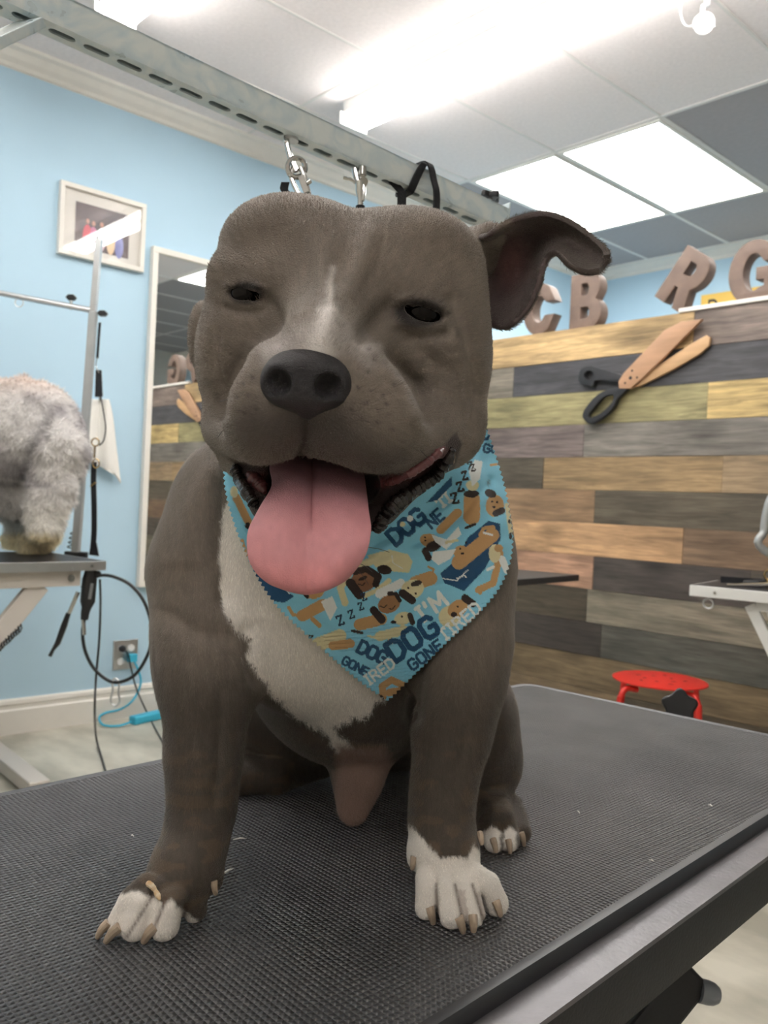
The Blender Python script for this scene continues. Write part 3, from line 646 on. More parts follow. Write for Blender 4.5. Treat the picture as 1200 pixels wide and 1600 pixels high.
# ================================================================== LEFT GROOMING TABLE WITH ITS ARM
LZ = CAMZ-.255
K = fz(165, 877, LZ); E1 = fz(0, 880, LZ)-K; E1[2] = 0; E1 /= np.linalg.norm(E1); E2 = np.array([E1[1], -E1[0], 0]); E2 = E2 if np.dot(E2, FW) > 0 else -E2
LW, LL = .50, .95
def TL(u, v, z): return K+E1*u+E2*v+np.array([0, 0, z])
ct = TL(LL/2, LW/2, 0)
t = LT = thing('grooming_table', (ct[0], ct[1], 0), 'grooming table with aluminium edge and pale folding legs under the fluffy grey dog', 'table')
MB().prism([TL(.003, .003, -.006), TL(LL-.003, .003, -.006), TL(LL-.003, LW-.003, -.006), TL(.003, LW-.003, -.006)], (0, 0, 1), .006).build('tabletop', MATEDGE, t, smooth=False)
m = MB()
for a, b in (((0, 0), (LL, 0)), ((0, LW), (LL, LW)), ((0, 0), (0, LW)), ((LL, 0), (LL, LW))): m.bar(TL(*a, -.016), TL(*b, -.016), .006, .034)
m.build('edge_trim', SILVER, t, smooth=False, bevel=.001)
m = MB(); 
for v in (.04, LW-.04): m.bar(TL(.08, v, -.062), TL(LL-.08, v, -.062), .03, .055)
for u in (.09, LL-.09): m.bar(TL(u, .04, -.062), TL(u, LW-.04, -.062), .03, .05)
m.build('underframe', BEIGEP, t, smooth=False, bevel=.003)
MB().cyl(TL(.12, .022, -.06), TL(.12, .014, -.06), .012).build('bolt', CHROME, t)
MB().cyl(TL(.055, -.0035, -.016), TL(.055, -.007, -.016), .006).build('rivet', CHROME, t)
for v in (.05, LW-.05):
    a = TL(.22, v, -.08); b = TL(.80, v, 0); b[2] = .05
    MB().bar(a, b, .03, .07, up=E1).build('leg', BEIGEP, t, smooth=False, bevel=.004)
    a2 = TL(.75, v, -.08); b2 = TL(.10, v, 0); b2[2] = .05
    MB().bar(a2, b2, .03, .07, up=E1) if False else None
# second, outer pair of legs crossing towards the left
for v in (.09, LW-.09):
    a = TL(.50, v, -.08); b = TL(.93, v, 0); b[2] = .05
    MB().bar(a, b, .03, .06, up=E1).build('leg', BEIGEP, t, smooth=False, bevel=.004)
fa = fz(-20, 1166, .03); fb = fz(62, 1232, .03)
MB().bar(fa, fb, .075, .05).build('foot', BEIGEP, t, smooth=False, bevel=.004)
# spring on the leg
sp = []
a = TL(.30, .0, -.22); b = TL(.52, .0, -.42)
for i in range(120): q = i/119; an = q*28*2*math.pi; sp.append(a+(b-a)*q+np.array([0, 0, .012*math.sin(an)])+E2*.012*math.cos(an))
MB().tube(sp, .0024, 5).build('spring', BLACK, t)
# arm post, clamp and crossbar
D3 = float(np.dot(fz(118, 866, LZ)-EYE, FW))
L3 = lambda x, y, dd=0.0: at(x, y, D3+dd)
t = thing('grooming_stand', L3(119, 862), 'steel grooming arm with crossbar and black knobs on the left table', 'grooming arm')
MB().bar(L3(118, 870), L3(146, 487), .029, .029, up=FW).build('outer_post', STEELP, t, smooth=False, bevel=.002)
MB().bar(L3(145, 500), L3(155, 374), .024, .024, up=FW).cyl(L3(155, 378), L3(155.2, 370), .012).build('inner_post', SILVER, t, smooth=False, bevel=.001)
MB().tube([L3(-60, 447), L3(143, 485)], .0115, 14).build('crossbar', SILVER, t)
MB().tube([L3(128, 481), L3(150, 488)], .0075, 12).build('crossbar_tip', CHROME, t)
for x, y, dx, dy in ((110, 464, 0, -8), (159, 489, 5, 2)):
    cK = L3(x, y, -.01); kp = [cK+MC[:, 0]*(.019+.0012*math.cos(6*q))*math.cos(q)+MC[:, 1]*.62*(.019+.0012*math.cos(6*q))*math.sin(q) for q in np.linspace(0, 6.28, 37)[:-1]]
    MB().prism(kp, FW, .02).build('knob', BLACK, t, bevel=.002)
MB().cyl(L3(111, 470), L3(111, 484), .006).build('knob_stem', CHROME, t)
MB().tube(crv([L3(30+6.5*math.cos(q), 473+6.5*math.sin(q)) for q in np.linspace(0, 6.28, 13)[:-1]], 2, True), .0022, 8, closed=True).build('eye_ring', SILVER, t)
MB().bar(L3(102, 866), L3(136, 868), .03, .026).build('table_clamp', BLACK, t, smooth=False, bevel=.003)
MB().tube(crv([L3(126, 745), L3(121, 780), L3(118, 815), L3(118, 828)], 5), .003, 6).build('cable', RUBBER, t)
sp = [L3(115+4.5*math.cos(q)+(-6*q/25), 830+q*1.1, .008*math.sin(q)) for q in np.linspace(0, 25, 90)]
MB().tube(sp, .0025, 5).build('coiled_cable', RUBBER, t)
# hanging leads
t = thing('grooming_lead', L3(156, 500), 'black grooming lead with brass snaps hanging beside the left post', 'lead')
MB().strap([L3(156, 504, -.01), L3(154, 530, -.01), L3(152, 560, -.01)], .010, .003, MC[:, 0]).build('upper_strap', BLACKF, t)
MB().tube(crv([L3(152, 558, -.012), L3(150, 572, -.012), L3(155, 583, -.012)], 4), .002, 6).build('clip', CHROME, t)
MB().prism([L3(149, 578, -.01), L3(158, 578, -.01), L3(160, 620, -.01), L3(148, 620, -.01)], FW, .008).build('rubber_grip', BLACKF, t, bevel=.002)
MB().tube(crv([L3(157, 618, -.012), L3(162, 645, -.012), L3(165, 668, -.012), L3(162, 688, -.012), L3(155, 696, -.012)], 6), .0028, 8).build('cord', RUBBER, t)
MB().tube(crv([L3(149+6*math.cos(q), 691+6*math.sin(q), -.014) for q in np.linspace(0, 6.28, 11)[:-1]], 2, True), .003, 8, closed=True).tube([L3(148, 697, -.014), L3(147, 716, -.014)], .0045, 10).tube(crv([L3(150+5*math.cos(q), 724+7*math.sin(q), -.014) for q in np.linspace(0, 6.28, 11)[:-1]], 2, True), .003, 8, closed=True).build('brass_snap', BRASS, t)
MB().strap(crv([L3(147, 722, -.01), L3(146, 750, -.01), L3(147, 790, -.01), L3(147, 830, -.01), L3(145, 858, -.01)], 5), .021, .004, MC[:, 0]).prism([L3(142, 848, -.012), L3(150, 848, -.012), L3(154, 869, -.012), L3(139, 867, -.012)], FW, .008).build('long_strap', BLACKF, t)
MB().bar(L3(142, 760, -.014), L3(150, 754, -.014), .006, .014, up=FW).build('buckle', BRASS, t)
# nail grinder with its flexible shaft
D3 = float(np.dot(K-EYE, FW))+.02
t = thing('nail_grinder', L3(141, 905), 'black nail grinder with looped flexible shaft hanging from left table', 'nail grinder')
MB().tube([L3(143, 888, -.03), L3(140, 905, -.03), L3(137, 940, -.03), L3(135, 950, -.03), L3(133, 958, -.03), L3(132, 968, -.03)], [.020, .026, .026, .017, .015, .013], 16).build('motor', BLACK, t)
MB().tube([L3(144, 912, -.055), L3(140, 936, -.055)], .006, 8).build('grip_strip', mat('grey grip', srgb(120, 122, 124), .4), t)
MB().tube(crv([L3(132, 966, -.03), L3(129, 990, -.03), L3(134, 1020, -.03), L3(150, 1048, -.03), L3(178, 1066, -.03), L3(210, 1055, -.03), L3(232, 1020, -.03), L3(238, 985, -.03), L3(226, 942, -.03), L3(205, 915, -.03), L3(180, 902, -.03), L3(160, 899, -.03), L3(145, 904, -.03), L3(128, 918, -.03)], 8), .0062, 10).build('flexible_shaft', RUBBER, t)
MB().tube([L3(130, 968, -.03), L3(131, 992, -.03)], .0075, 10).tube([L3(122, 925, -.03), L3(108, 958, -.03)], .0075, 10).build('ferrule', CHROME, t)
MB().tube([L3(107, 958, -.03), L3(100, 978, -.03), L3(90, 1005, -.03), L3(83, 1015, -.03), L3(78, 1025, -.03)], [.0085, .0115, .010, .006, .007], 14).build('handpiece', BLACK, t)
MB().tube(crv([L3(156, 905, -.02), L3(157, 940, -.02), L3(155, 1000, -.02), L3(150, 1060, -.02), L3(148, 1110, -.02), fz(150, 1150, .05), fz(156, 1175, .006), fz(165, 1205, .005)], 8), .0042, 8).build('power_cable', RUBBER, t)
MB().ball(L3(153, 897, -.02), .012).build('hanger', BLACK, t)
t = thing('carabiner', L3(180, 1064), 'steel carabiner hanging from the looped grinder shaft', 'carabiner')
MB().tube(crv([L3(180, 1060, -.03), L3(186, 1066, -.03), L3(185, 1082, -.03), L3(187, 1096, -.03), L3(180, 1103, -.03), L3(173, 1095, -.03), L3(176, 1080, -.03), L3(176, 1066, -.03)], 5, True), .0038, 8, closed=True).build('body', SILVER, t)

# ================================================================== RIGHT TABLE, DARK TABLE CORNER, STOOL
RZ = CAMZ-.222
K2 = fz(1079, 914, RZ); e1 = fz(1200, 925, RZ)-K2; e1[2] = 0; e1 /= np.linalg.norm(e1); e2 = np.array([-e1[1], e1[0], 0]); e2 = e2 if np.dot(e2, FW) > 0 else -e2
e2L = .34
def TR(u, v, z): return K2+e1*u+e2*v+np.array([0, 0, z])
ct = TR(.45, .2, 0)
t = thing('grooming_table', (ct[0], ct[1], 0), 'grooming table with white edge and tools at right before the planks', 'table')
MB().prism([TR(.003, .003, -.006), TR(.75, .003, -.006), TR(.75, e2L, -.006), TR(.003, e2L, -.006)], (0, 0, 1), .006).build('tabletop', MATEDGE, t, smooth=False)
m = MB()
for a, b in (((0, 0), (.75, 0)), ((0, e2L), (.75, e2L)), ((0, 0), (0, e2L)), ((.75, 0), (.75, e2L))): m.bar(TR(*a, -.018), TR(*b, -.018), .006, .036)
m.build('edge_trim', WHITEP, t, smooth=False, bevel=.002)
MB().cyl(TR(.08, -.003, -.018), TR(.08, -.007, -.018), .005).build('rivet', CHROME, t)
MB().bar(TR(.2, .05, -.05), TR(.68, .05, -.05), .03, .035).bar(TR(.2, e2L-.05, -.05), TR(.68, e2L-.05, -.05), .03, .035).build('underframe', WHITEP, t, smooth=False)
for v in (.05, e2L-.05):
    for u0, u1 in ((.18, .60), (.66, .24)):
        b = TR(u1, v, 0); b[2] = 0.02; MB().bar(TR(u0, v, -.05), b, .025, .035, up=e1).build('leg', WHITEP, t, smooth=False, bevel=.003)
cR = TR(.055, .02, -.058)
MB().tube(crv([cR+e1*.016*math.cos(q)+np.array([0, 0, .016*math.sin(q)]) for q in np.linspace(0, 6.28, 13)[:-1]], 2, True), .003, 8, closed=True).build('tool_ring', SILVER, t)
dR = float(np.dot(TR(.3, .15, 0)-EYE, FW)); R3 = lambda x, y, dd=0.0: at(x, y, dR+dd)
b = TR(.43, .27, .0)
t = thing('grooming_stand', b, 'grey curved arm post rising at the right edge of picture', 'grooming arm')
pb = proj(b)
MB().tube(crv([b, R3(1194, 860), R3(1194, 830), R3(1197, 805), R3(1204, 780), R3(1216, 765), R3(1236, 758)], 6), .013, 12).build('post', STEELP, t)
b2 = TR(.14, .12, 0)
t = thing('grooming_shears', b2, 'black handled shears lying on the right grooming table', 'shears')
MB().tube([TR(.10, .06, .006), TR(.2, .10, .012), TR(.30, .14, .03)], [.004, .009, .010], 8).build('blades', CHROME, t)
MB().tube(crv([TR(.12, .22, .008), TR(.2, .2, .02), TR(.27, .16, .04), TR(.31, .12, .05)], 5), .010, 8).build('handle', BLACK, t)
t = thing('leather_leash', TR(.1, .2, 0), 'flat black strap lying along the back of the right grooming table', 'leash')
MB().strap(crv([TR(.04, .22, .012), TR(.15, .24, .014), TR(.22, .2, .02), TR(.18, .14, .012)], 6), .022, .004, (0, 0, 1)).build('webbing', BLACKF, t)
t = thing('brass_snap', TR(.20, .17, 0), 'brass snap hook upright on the right grooming table', 'snap hook')
cB = TR(.21, .15, .045)
MB().tube(crv([cB+e1*.012*math.cos(q)+np.array([0, 0, .016*math.sin(q)]) for q in np.linspace(0, 6.28, 11)[:-1]], 2, True), .004, 8, closed=True).cyl(cB-[0, 0, .016], cB-[0, 0, .045], .006).build('body', BRASS, t)
t = thing('clipper', TR(.33, .08, 0), 'pale blue grey clipper on the right grooming table', 'clipper')
MB().tube([TR(.27, .06, .017), TR(.30, .07, .018), TR(.42, .09, .02)], [.010, .017, .019], 14).build('body', mat('pale blue grey plastic', srgb(150, 165, 185), .4), t)

# dark table corner beside the bandana
A_ = fz(905, 898, RZ); Bq = fz(813, 905, RZ); u1 = Bq-A_; u1[2] = 0; u1 /= np.linalg.norm(u1); u2 = np.array([-u1[1], u1[0], 0]); u2 = u2 if np.dot(u2, FW) > 0 else -u2
q = fz(813, 890, RZ)-A_; q[2] = 0; uq = q/np.linalg.norm(q)
if A_[1]+ (u1*.9+u2*.3)[1] > YW-.05: pass
w2 = .30
ct = A_+u1*.45
t = thing('side_table', (ct[0], ct[1], 0), 'dark table corner in front of the planks right of the bandana', 'table')
loop = [A_, A_+u1*.8, A_+u1*.8+uq*.0+u2*.22, A_+uq*.62]
MB().prism([p-np.array([0, 0, .022]) for p in loop], (0, 0, 1), .022).build('tabletop', MATEDGE, t, smooth=False, bevel=.002)
for p in (A_+u1*.45+u2*.05, A_+u1*.75+u2*.05, A_+u1*.72+u2*.17):
    MB().bar([p[0], p[1], 0.01], [p[0], p[1], RZ-.02], .03, .03, up=(1, 0, 0)).build('leg', DARKM, t, smooth=False)

# red stool
S0 = at(1031, 1062, 3.18); SR = .172
t = thing('stool', (S0[0], S0[1], 0), 'round red metal stool standing before the plank wall', 'stool')
m = MB(); m.lathe(S0-np.array([0, 0, .012]), (0, 0, 1), [(.006, SR-.008), (.008, SR), (.012, SR), (.014, SR-.006), (.014, 0.001)], 48); m.build('seat', RED, t)
for i in range(10):
    a_ = i*2*math.pi/10; r_ = .09 if i % 2 else .055; p = S0+np.array([r_*math.cos(a_), r_*math.sin(a_), .0022])
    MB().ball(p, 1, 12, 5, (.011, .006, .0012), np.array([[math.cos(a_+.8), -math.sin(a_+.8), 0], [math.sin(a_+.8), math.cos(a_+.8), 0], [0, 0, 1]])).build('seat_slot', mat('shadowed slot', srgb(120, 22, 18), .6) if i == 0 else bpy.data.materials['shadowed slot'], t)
for i in range(4):
    a_ = math.radians(47+45+90*i-18); dv = np.array([math.cos(a_), math.sin(a_), 0])
    top = S0-np.array([0, 0, .03])
    MB().tube(crv([top+dv*(SR-.06), top+dv*(SR-.01)+[0, 0, .006], top+dv*(SR+.014)-[0, 0, .02], top+dv*(SR+.022)-[0, 0, .07], np.array([S0[0], S0[1], 0])+dv*(SR+.05)+[0, 0, .012]], 8), .011, 12).build('leg', RED, t)
    MB().cyl(np.array([S0[0], S0[1], 0])+dv*(SR+.05), np.array([S0[0], S0[1], .02])+dv*(SR+.05), .014).build('foot_cap', BLACK, t)
# green handle seen under the table edge
g = fz(1048, 1502, .0)
t = thing('floor_brush', g, 'bright green plastic handle upright on the floor behind front table', 'brush')
MB().lathe(g, (0, 0, 1), [(0, .02), (.02, .018), (.05, .011), (.13, .010), (.14, .004)], 14).build('handle', GREEN, t)
# hair clippings on the mat
def bit(x, y, dx, dy, r, label):
    a = fz(x-dx, y-dy, TZ+.0014); b = fz(x+dx, y+dy, TZ+.002); m_ = (a+b)/2+[0, 0, .001]
    o = MB().tube([a, m_, b], [r*.5, r, r*.3], 6).build('hair_clipping', CLOTHW); return tag(o, label, 'hair clipping', 'pale clippings on the mat')
bit(375, 1311, 11, -1, .0008, 'white hair clipping on the mat between the front legs, farther one')
bit(356, 1362, 9, -5, .0011, 'white hair clipping on the mat right beside the near front paw')
bit(1110, 1259, 3, 1, .0012, 'tiny white speck on the mat toward the right rail')
bit(1018, 1345, 4, 1, .0007, 'tiny pale speck on the mat close to the right rail')
bit(904, 1269, 2, 2, .0007, 'tiny pale speck on the mat right of the hind paw')
bit(207, 1306, 2, 1, .0007, 'tiny white speck on the mat left of the near front leg')
# ================================================================== SCULPTING TOOLS (fields blended smoothly, then skinned)
def P3(x, y, d): return np.array([(x-600)/F*d, -(y-800)/F*d, d])         # right, up, forward from the photographer's eye
def W2C(p): q = (np.asarray(p, float)-EYE) @ MC; return np.stack([q[..., 0], q[..., 1], -q[..., 2]], -1)
def C2W(c): c = np.asarray(c, float); return EYE + np.stack([c[..., 0], c[..., 1], -c[..., 2]], -1) @ MC.T
def G(x, y, h=0.0, z=None): return W2C(fz(x, y, TZ if z is None else z)+np.array([0, 0, h]))   # standing on the table
class Field:
    def __init__(s, lo, hi, h):
        s.lo = np.array(lo, float); s.h = h; s.n = (np.ceil((np.array(hi)-s.lo)/h)+1).astype(int)
        s.ax = [(s.lo[i]+h*np.arange(s.n[i])).astype(np.float32) for i in range(3)]; s.F = np.full(s.n, .2, np.float32)
    def _win(s, lo, hi):
        a = np.clip(np.floor((np.array(lo)-s.lo)/s.h).astype(int), 0, s.n); b = np.clip(np.ceil((np.array(hi)-s.lo)/s.h).astype(int)+1, 0, s.n)
        return a, b
    def _op(s, fn, lo, hi, k, cut=False):
        pad = k+3*s.h if not cut else k+2*s.h
        a, b = s._win(np.array(lo)-pad, np.array(hi)+pad)
        if np.any(b-a < 2): return
        X, Y, Z = s.ax[0][a[0]:b[0], None, None], s.ax[1][None, a[1]:b[1], None], s.ax[2][None, None, a[2]:b[2]]
        d = fn(X, Y, Z).astype(np.float32); V = s.F[a[0]:b[0], a[1]:b[1], a[2]:b[2]]
        if cut: d = -d; h_ = np.maximum(k-np.abs(V-d), 0)/k; V[...] = np.maximum(V, d)+h_*h_*k*.25
        else: h_ = np.maximum(k-np.abs(V-d), 0)/k; V[...] = np.minimum(V, d)-h_*h_*k*.25
    def ell(s, c, r, k=.03, R=None, cut=False):
        c = np.array(c, float); r = np.array(r, float)
        def fn(X, Y, Z):
            x, y, z = X-c[0], Y-c[1], Z-c[2]
            if R is not None: x, y, z = (R[0, 0]*x+R[1, 0]*y+R[2, 0]*z, R[0, 1]*x+R[1, 1]*y+R[2, 1]*z, R[0, 2]*x+R[1, 2]*y+R[2, 2]*z)
            k0 = np.sqrt((x/r[0])**2+(y/r[1])**2+(z/r[2])**2); k1 = np.sqrt((x/r[0]**2)**2+(y/r[1]**2)**2+(z/r[2]**2)**2)+1e-9
            return k0*(k0-1)/k1
        m_ = r if R is None else np.full(3, r.max()); s._op(fn, c-m_, c+m_, k, cut); return s
    def cone(s, a, b, ra, rb, k=.02, cut=False):
        a = np.array(a, float); b = np.array(b, float); d = b-a; L2 = d @ d+1e-12
        def fn(X, Y, Z):
            t = np.clip(((X-a[0])*d[0]+(Y-a[1])*d[1]+(Z-a[2])*d[2])/L2, 0, 1)
            return np.sqrt((X-a[0]-t*d[0])**2+(Y-a[1]-t*d[1])**2+(Z-a[2]-t*d[2])**2)-(ra+(rb-ra)*t)
        m_ = max(ra, rb); s._op(fn, np.minimum(a, b)-m_, np.maximum(a, b)+m_, k, cut); return s
    def chain(s, pts, k=.02, cut=False):
        for (a, ra), (b, rb) in zip(pts[:-1], pts[1:]): s.cone(a, b, ra, rb, k, cut)
        return s
    def mesh(s):
        V = s.F; n = V.shape; ins = V < 0
        # cells with a sign change
        c = np.zeros(tuple(q-1 for q in n), np.uint8)
        for i in (0, 1):
            for j in (0, 1):
                for k in (0, 1): c += ins[i:n[0]-1+i, j:n[1]-1+j, k:n[2]-1+k]
        act = (c > 0) & (c < 8); idx = np.argwhere(act); N_ = len(idx); lut = np.full(act.shape, -1, np.int64); lut[act] = np.arange(N_)
        acc = np.zeros((N_, 3)); cnt = np.zeros(N_)
        corners = [(i, j, k) for i in (0, 1) for j in (0, 1) for k in (0, 1)]
        for a in corners:
            for ax in range(3):
                if a[ax]: continue
                b = list(a); b[ax] = 1
                va = V[idx[:, 0]+a[0], idx[:, 1]+a[1], idx[:, 2]+a[2]]; vb = V[idx[:, 0]+b[0], idx[:, 1]+b[1], idx[:, 2]+b[2]]
                m_ = (va < 0) != (vb < 0); t = np.where(m_, va/(va-vb+1e-20), 0)
                p = np.tile(np.array(a, float), (N_, 1)); p[:, ax] += t; acc[m_] += p[m_]; cnt[m_] += 1
        P = s.lo+(idx+acc/cnt[:, None])*s.h
        Q = []
        for ax in range(3):
            sl0 = [slice(1, n[i]-1) for i in range(3)]; sl0[ax] = slice(0, n[ax]-1); sl1 = list(sl0); sl1[ax] = slice(1, n[ax])
            e = np.argwhere(ins[tuple(sl0)] != ins[tuple(sl1)])
            for i in range(3): e[:, i] += (0 if i == ax else 1)
            sg = ins[e[:, 0], e[:, 1], e[:, 2]]
            u, v = [(1, 2), (2, 0), (0, 1)][ax]
            def g(du, dv): q = e.copy(); q[:, u] -= du; q[:, v] -= dv; return lut[q[:, 0], q[:, 1], q[:, 2]]
            f = np.stack([g(1, 1), g(0, 1), g(0, 0), g(1, 0)], 1); f[~sg] = f[~sg][:, ::-1]; Q.append(f)
        Q = np.concatenate(Q); Q = Q[(Q >= 0).all(1)]
        return P, Q
def normals(P, Q):
    n = np.cross(P[Q[:, 2]]-P[Q[:, 0]], P[Q[:, 3]]-P[Q[:, 1]]); N_ = np.zeros_like(P)
    for k in range(4): np.add.at(N_, Q[:, k], n)
    return N_/(np.linalg.norm(N_, axis=1, keepdims=True)+1e-12)
def smooth(P, Q, it=2, w_=.5):
    for _ in range(it):
        S = np.zeros_like(P); c = np.zeros(len(P))
        for k in range(4):
            a, b = Q[:, k], Q[:, (k+1) % 4]; np.add.at(S, a, P[b]); np.add.at(S, b, P[a]); np.add.at(c, a, 1); np.add.at(c, b, 1)
        P = P*(1-w_)+w_*S/np.maximum(c, 1)[:, None]
    return P
def quad_object(name, Pw, Q, m, parent, colour=None, flip=False):
    me = bpy.data.meshes.new(name); o0 = OFF[parent.name]; nv, nf = len(Pw), len(Q); q = Q.shape[1]
    me.vertices.add(nv); me.vertices.foreach_set('co', (Pw-o0).astype(np.float32).ravel())
    me.loops.add(nf*q); me.loops.foreach_set('vertex_index', (Q[:, ::-1] if flip else Q).astype(np.int32).ravel())
    me.polygons.add(nf); me.polygons.foreach_set('loop_start', np.arange(0, nf*q, q, dtype=np.int32)); me.polygons.foreach_set('loop_total', np.full(nf, q, np.int32))
    me.update(calc_edges=True); me.validate(); me.polygons.foreach_set('use_smooth', np.ones(nf, bool)); me.materials.append(m)
    if colour is not None:
        a = me.attributes.new('coat', 'FLOAT_COLOR', 'POINT'); c4 = np.ones((nv, 4), np.float32); c4[:, :3] = colour[:, :3]; a.data.foreach_set('color', c4.ravel())
    o = bpy.data.objects.new(name, me); C.objects.link(o); o.parent = parent; OFF[o.name] = o0; return o
def pip(x, y, poly):
    r = np.zeros(len(x), bool); j = len(poly)-1
    for i in range(len(poly)):
        xi, yi = poly[i]; xj, yj = poly[j]
        if yi != yj: c = ((yi > y) != (yj > y)) & (x < (xj-xi)*(y-yi)/(yj-yi)+xi); r ^= c
        j = i
    return r
def segdist(x, y, pts):
    best = np.full(len(x), 1e9)
    for (ax_, ay), (bx_, by) in zip(pts[:-1], pts[1:]):
        dx, dy = bx_-ax_, by-ay; t = np.clip(((x-ax_)*dx+(y-ay)*dy)/(dx*dx+dy*dy+1e-9), 0, 1); best = np.minimum(best, np.hypot(x-ax_-t*dx, y-ay-t*dy))
    return best
def polydist(x, y, poly):
    d = segdist(x, y, list(poly)+[poly[0]]); return np.where(pip(x, y, poly), -d, d)
def vnoise(P, s, seed=0):
    """smooth value noise on points"""
    q = P*s+seed*17.3; i = np.floor(q).astype(np.int64); f = q-i; f = f*f*(3-2*f); out = 0
    def hsh(a): h_ = (a[:, 0]*374761393+a[:, 1]*668265263+a[:, 2]*2147483647+seed*1013904223) & 0xffffffff; h_ = ((h_ ^ (h_ >> 13))*1274126177) & 0xffffffff; return ((h_ ^ (h_ >> 16)) & 0xffff)/65535.0
    for a in (0, 1):
        for b in (0, 1):
            for c in (0, 1):
                w_ = (f[:, 0] if a else 1-f[:, 0])*(f[:, 1] if b else 1-f[:, 1])*(f[:, 2] if c else 1-f[:, 2]); out = out+w_*hsh(i+np.array([a, b, c]))
    return out
def cproj(Cc): return 600+F*Cc[:, 0]/Cc[:, 2], 800-F*Cc[:, 1]/Cc[:, 2]
def lin(*c): return np.array(srgb(*c)[:3])
def mixc(col, new, m_): return col*(1-m_[:, None])+np.array(new)*m_[:, None]
def sstep(a, b, x): t = np.clip((x-a)/(b-a), 0, 1); return t*t*(3-2*t)
def rotz(deg): a = math.radians(deg); return np.array([[math.cos(a), -math.sin(a), 0], [math.sin(a), math.cos(a), 0], [0, 0, 1]])

# ================================================================== THE SITTING DOG
DOG0 = C2W(G(520, 1300)); DOG = thing('dog', (DOG0[0], DOG0[1], TZ), 'stocky grey-brown dog with white chest and paws sitting on the ribbed table wearing a bandana', 'dog')
f = Field((-.235, -.335, .465), (.20, .262, 1.22), .0019)
# trunk
f.ell(P3(545, 1000, .88), (.112, .125, .12), .05)
f.ell(P3(525, 900, .80), (.105, .11, .085), .05)
f.ell(P3(445, 960, .755), (.055, .075, .045), .05)
f.ell(P3(605, 1062, 1.075), (.125, .112, .11), .05)
f.ell(P3(565, 1060, .95), (.088, .088, .09), .05)
f.cone(P3(560, 790, .87), P3(600, 1000, 1.05), .085, .100, .06)
f.cone(P3(545, 580, .725), P3(530, 820, .79), .080, .105, .05)
f.ell(P3(348, 862, .765), (.054, .100, .068), .035)
f.ell(P3(712, 872, .79), (.054, .102, .068), .035)
# haunches
f.ell(P3(742, 1128, .905), (.046, .066, .075), .03)
f.ell(P3(445, 1098, 1.0), (.078, .066, .075), .03)
f.cone(P3(690, 1140, .97), P3(760, 1200, .90), .05, .035, .03)
# hind feet
f.chain([(P3(748, 1215, .90), .026), (G(762, 1285, .030), .018), (G(775, 1318, .022), .0175)], .012)
for (x, y) in ((748, 1318), (771, 1332), (796, 1330), (815, 1316)):
    b = G(x, y, .0095); a = G(775+(x-775)*.6, 1292, .024); f.cone(a, b, .0095, .0098, .005)
f.chain([(P3(455, 1140, .985), .048), (G(395, 1215, .030), .026), (G(374, 1238, .018), .0185)], .012)
f.chain([(G(374, 1240, .018), .0185), (G(430, 1238, .019), .0195), (G(500, 1215, .020), .020)], .008)
# front legs
f.chain([(P3(318, 900, .745), .048), (P3(324, 1010, .722), .041), (P3(325, 1070, .708), .0355), (P3(318, 1180, .692), .0262), (P3(316, 1262, .683), .0215), (P3(303, 1325, .672), .0215)], .025)
f.chain([(P3(303, 1325, .672), .0215), (P3(283, 1368, .658), .0225), (P3(264, 1392, .650), .0185)], .018)
f.ell(P3(330, 1352, .675), (.006, .012, .012), .01)
f.chain([(P3(712, 900, .80), .048), (P3(722, 1010, .77), .039), (P3(718, 1075, .755), .034), (P3(705, 1152, .735), .0288), (P3(692, 1240, .717), .0222), (P3(688, 1290, .71), .0215)], .025)
f.chain([(P3(688, 1290, .71), .0215), (P3(697, 1335, .699), .0240), (P3(705, 1360, .693), .0200)], .018)
# toes: knuckle ridge then drooping tip, contact points on the mat
TOESL = [((229, 1384), (183, 1461), .0086), ((246, 1390), (209, 1469), .0106), ((274, 1402), (255, 1468), .0122), ((302, 1408), (303, 1440), .0100)]
for (kx, ky), (x, y), r in TOESL:
    tip = G(x, y, r*.95); kn = P3(kx, ky, .632 if kx < 290 else .65); mid = (tip*.55+kn*.45)+np.array([0, .0065, -.002]); f.chain([(kn, .0095), (mid, r*.93), (tip, r)], .0020)
TOESR = [((667, 1372), (665, 1436), .0092), ((692, 1374), (705, 1449), .0118), ((722, 1374), (741, 1447), .0088), ((745, 1370), (774, 1430), .0104)]
for (kx, ky), (x, y), r in TOESR:
    tip = G(x, y, r*.95); kn = P3(kx, ky, .679); mid = (tip*.55+kn*.45)+np.array([0, .0065, -.002]); f.chain([(kn, .0095), (mid, r*.93), (tip, r)], .0020)
f.ell(P3(645, 1335, .70), (.005, .011, .008), .006)      # dew pads
f.ell(P3(336, 1372, .665), (.006, .010, .008), .006)
# sheath between the thighs
f.chain([(P3(575, 1160, .875), .026), (P3(560, 1215, .862), .0215), (P3(552, 1262, .855), .0165)], .02)
# tail behind
f.cone(P3(640, 1130, 1.14), G(740, 1150, .015), .022, .012, .02)
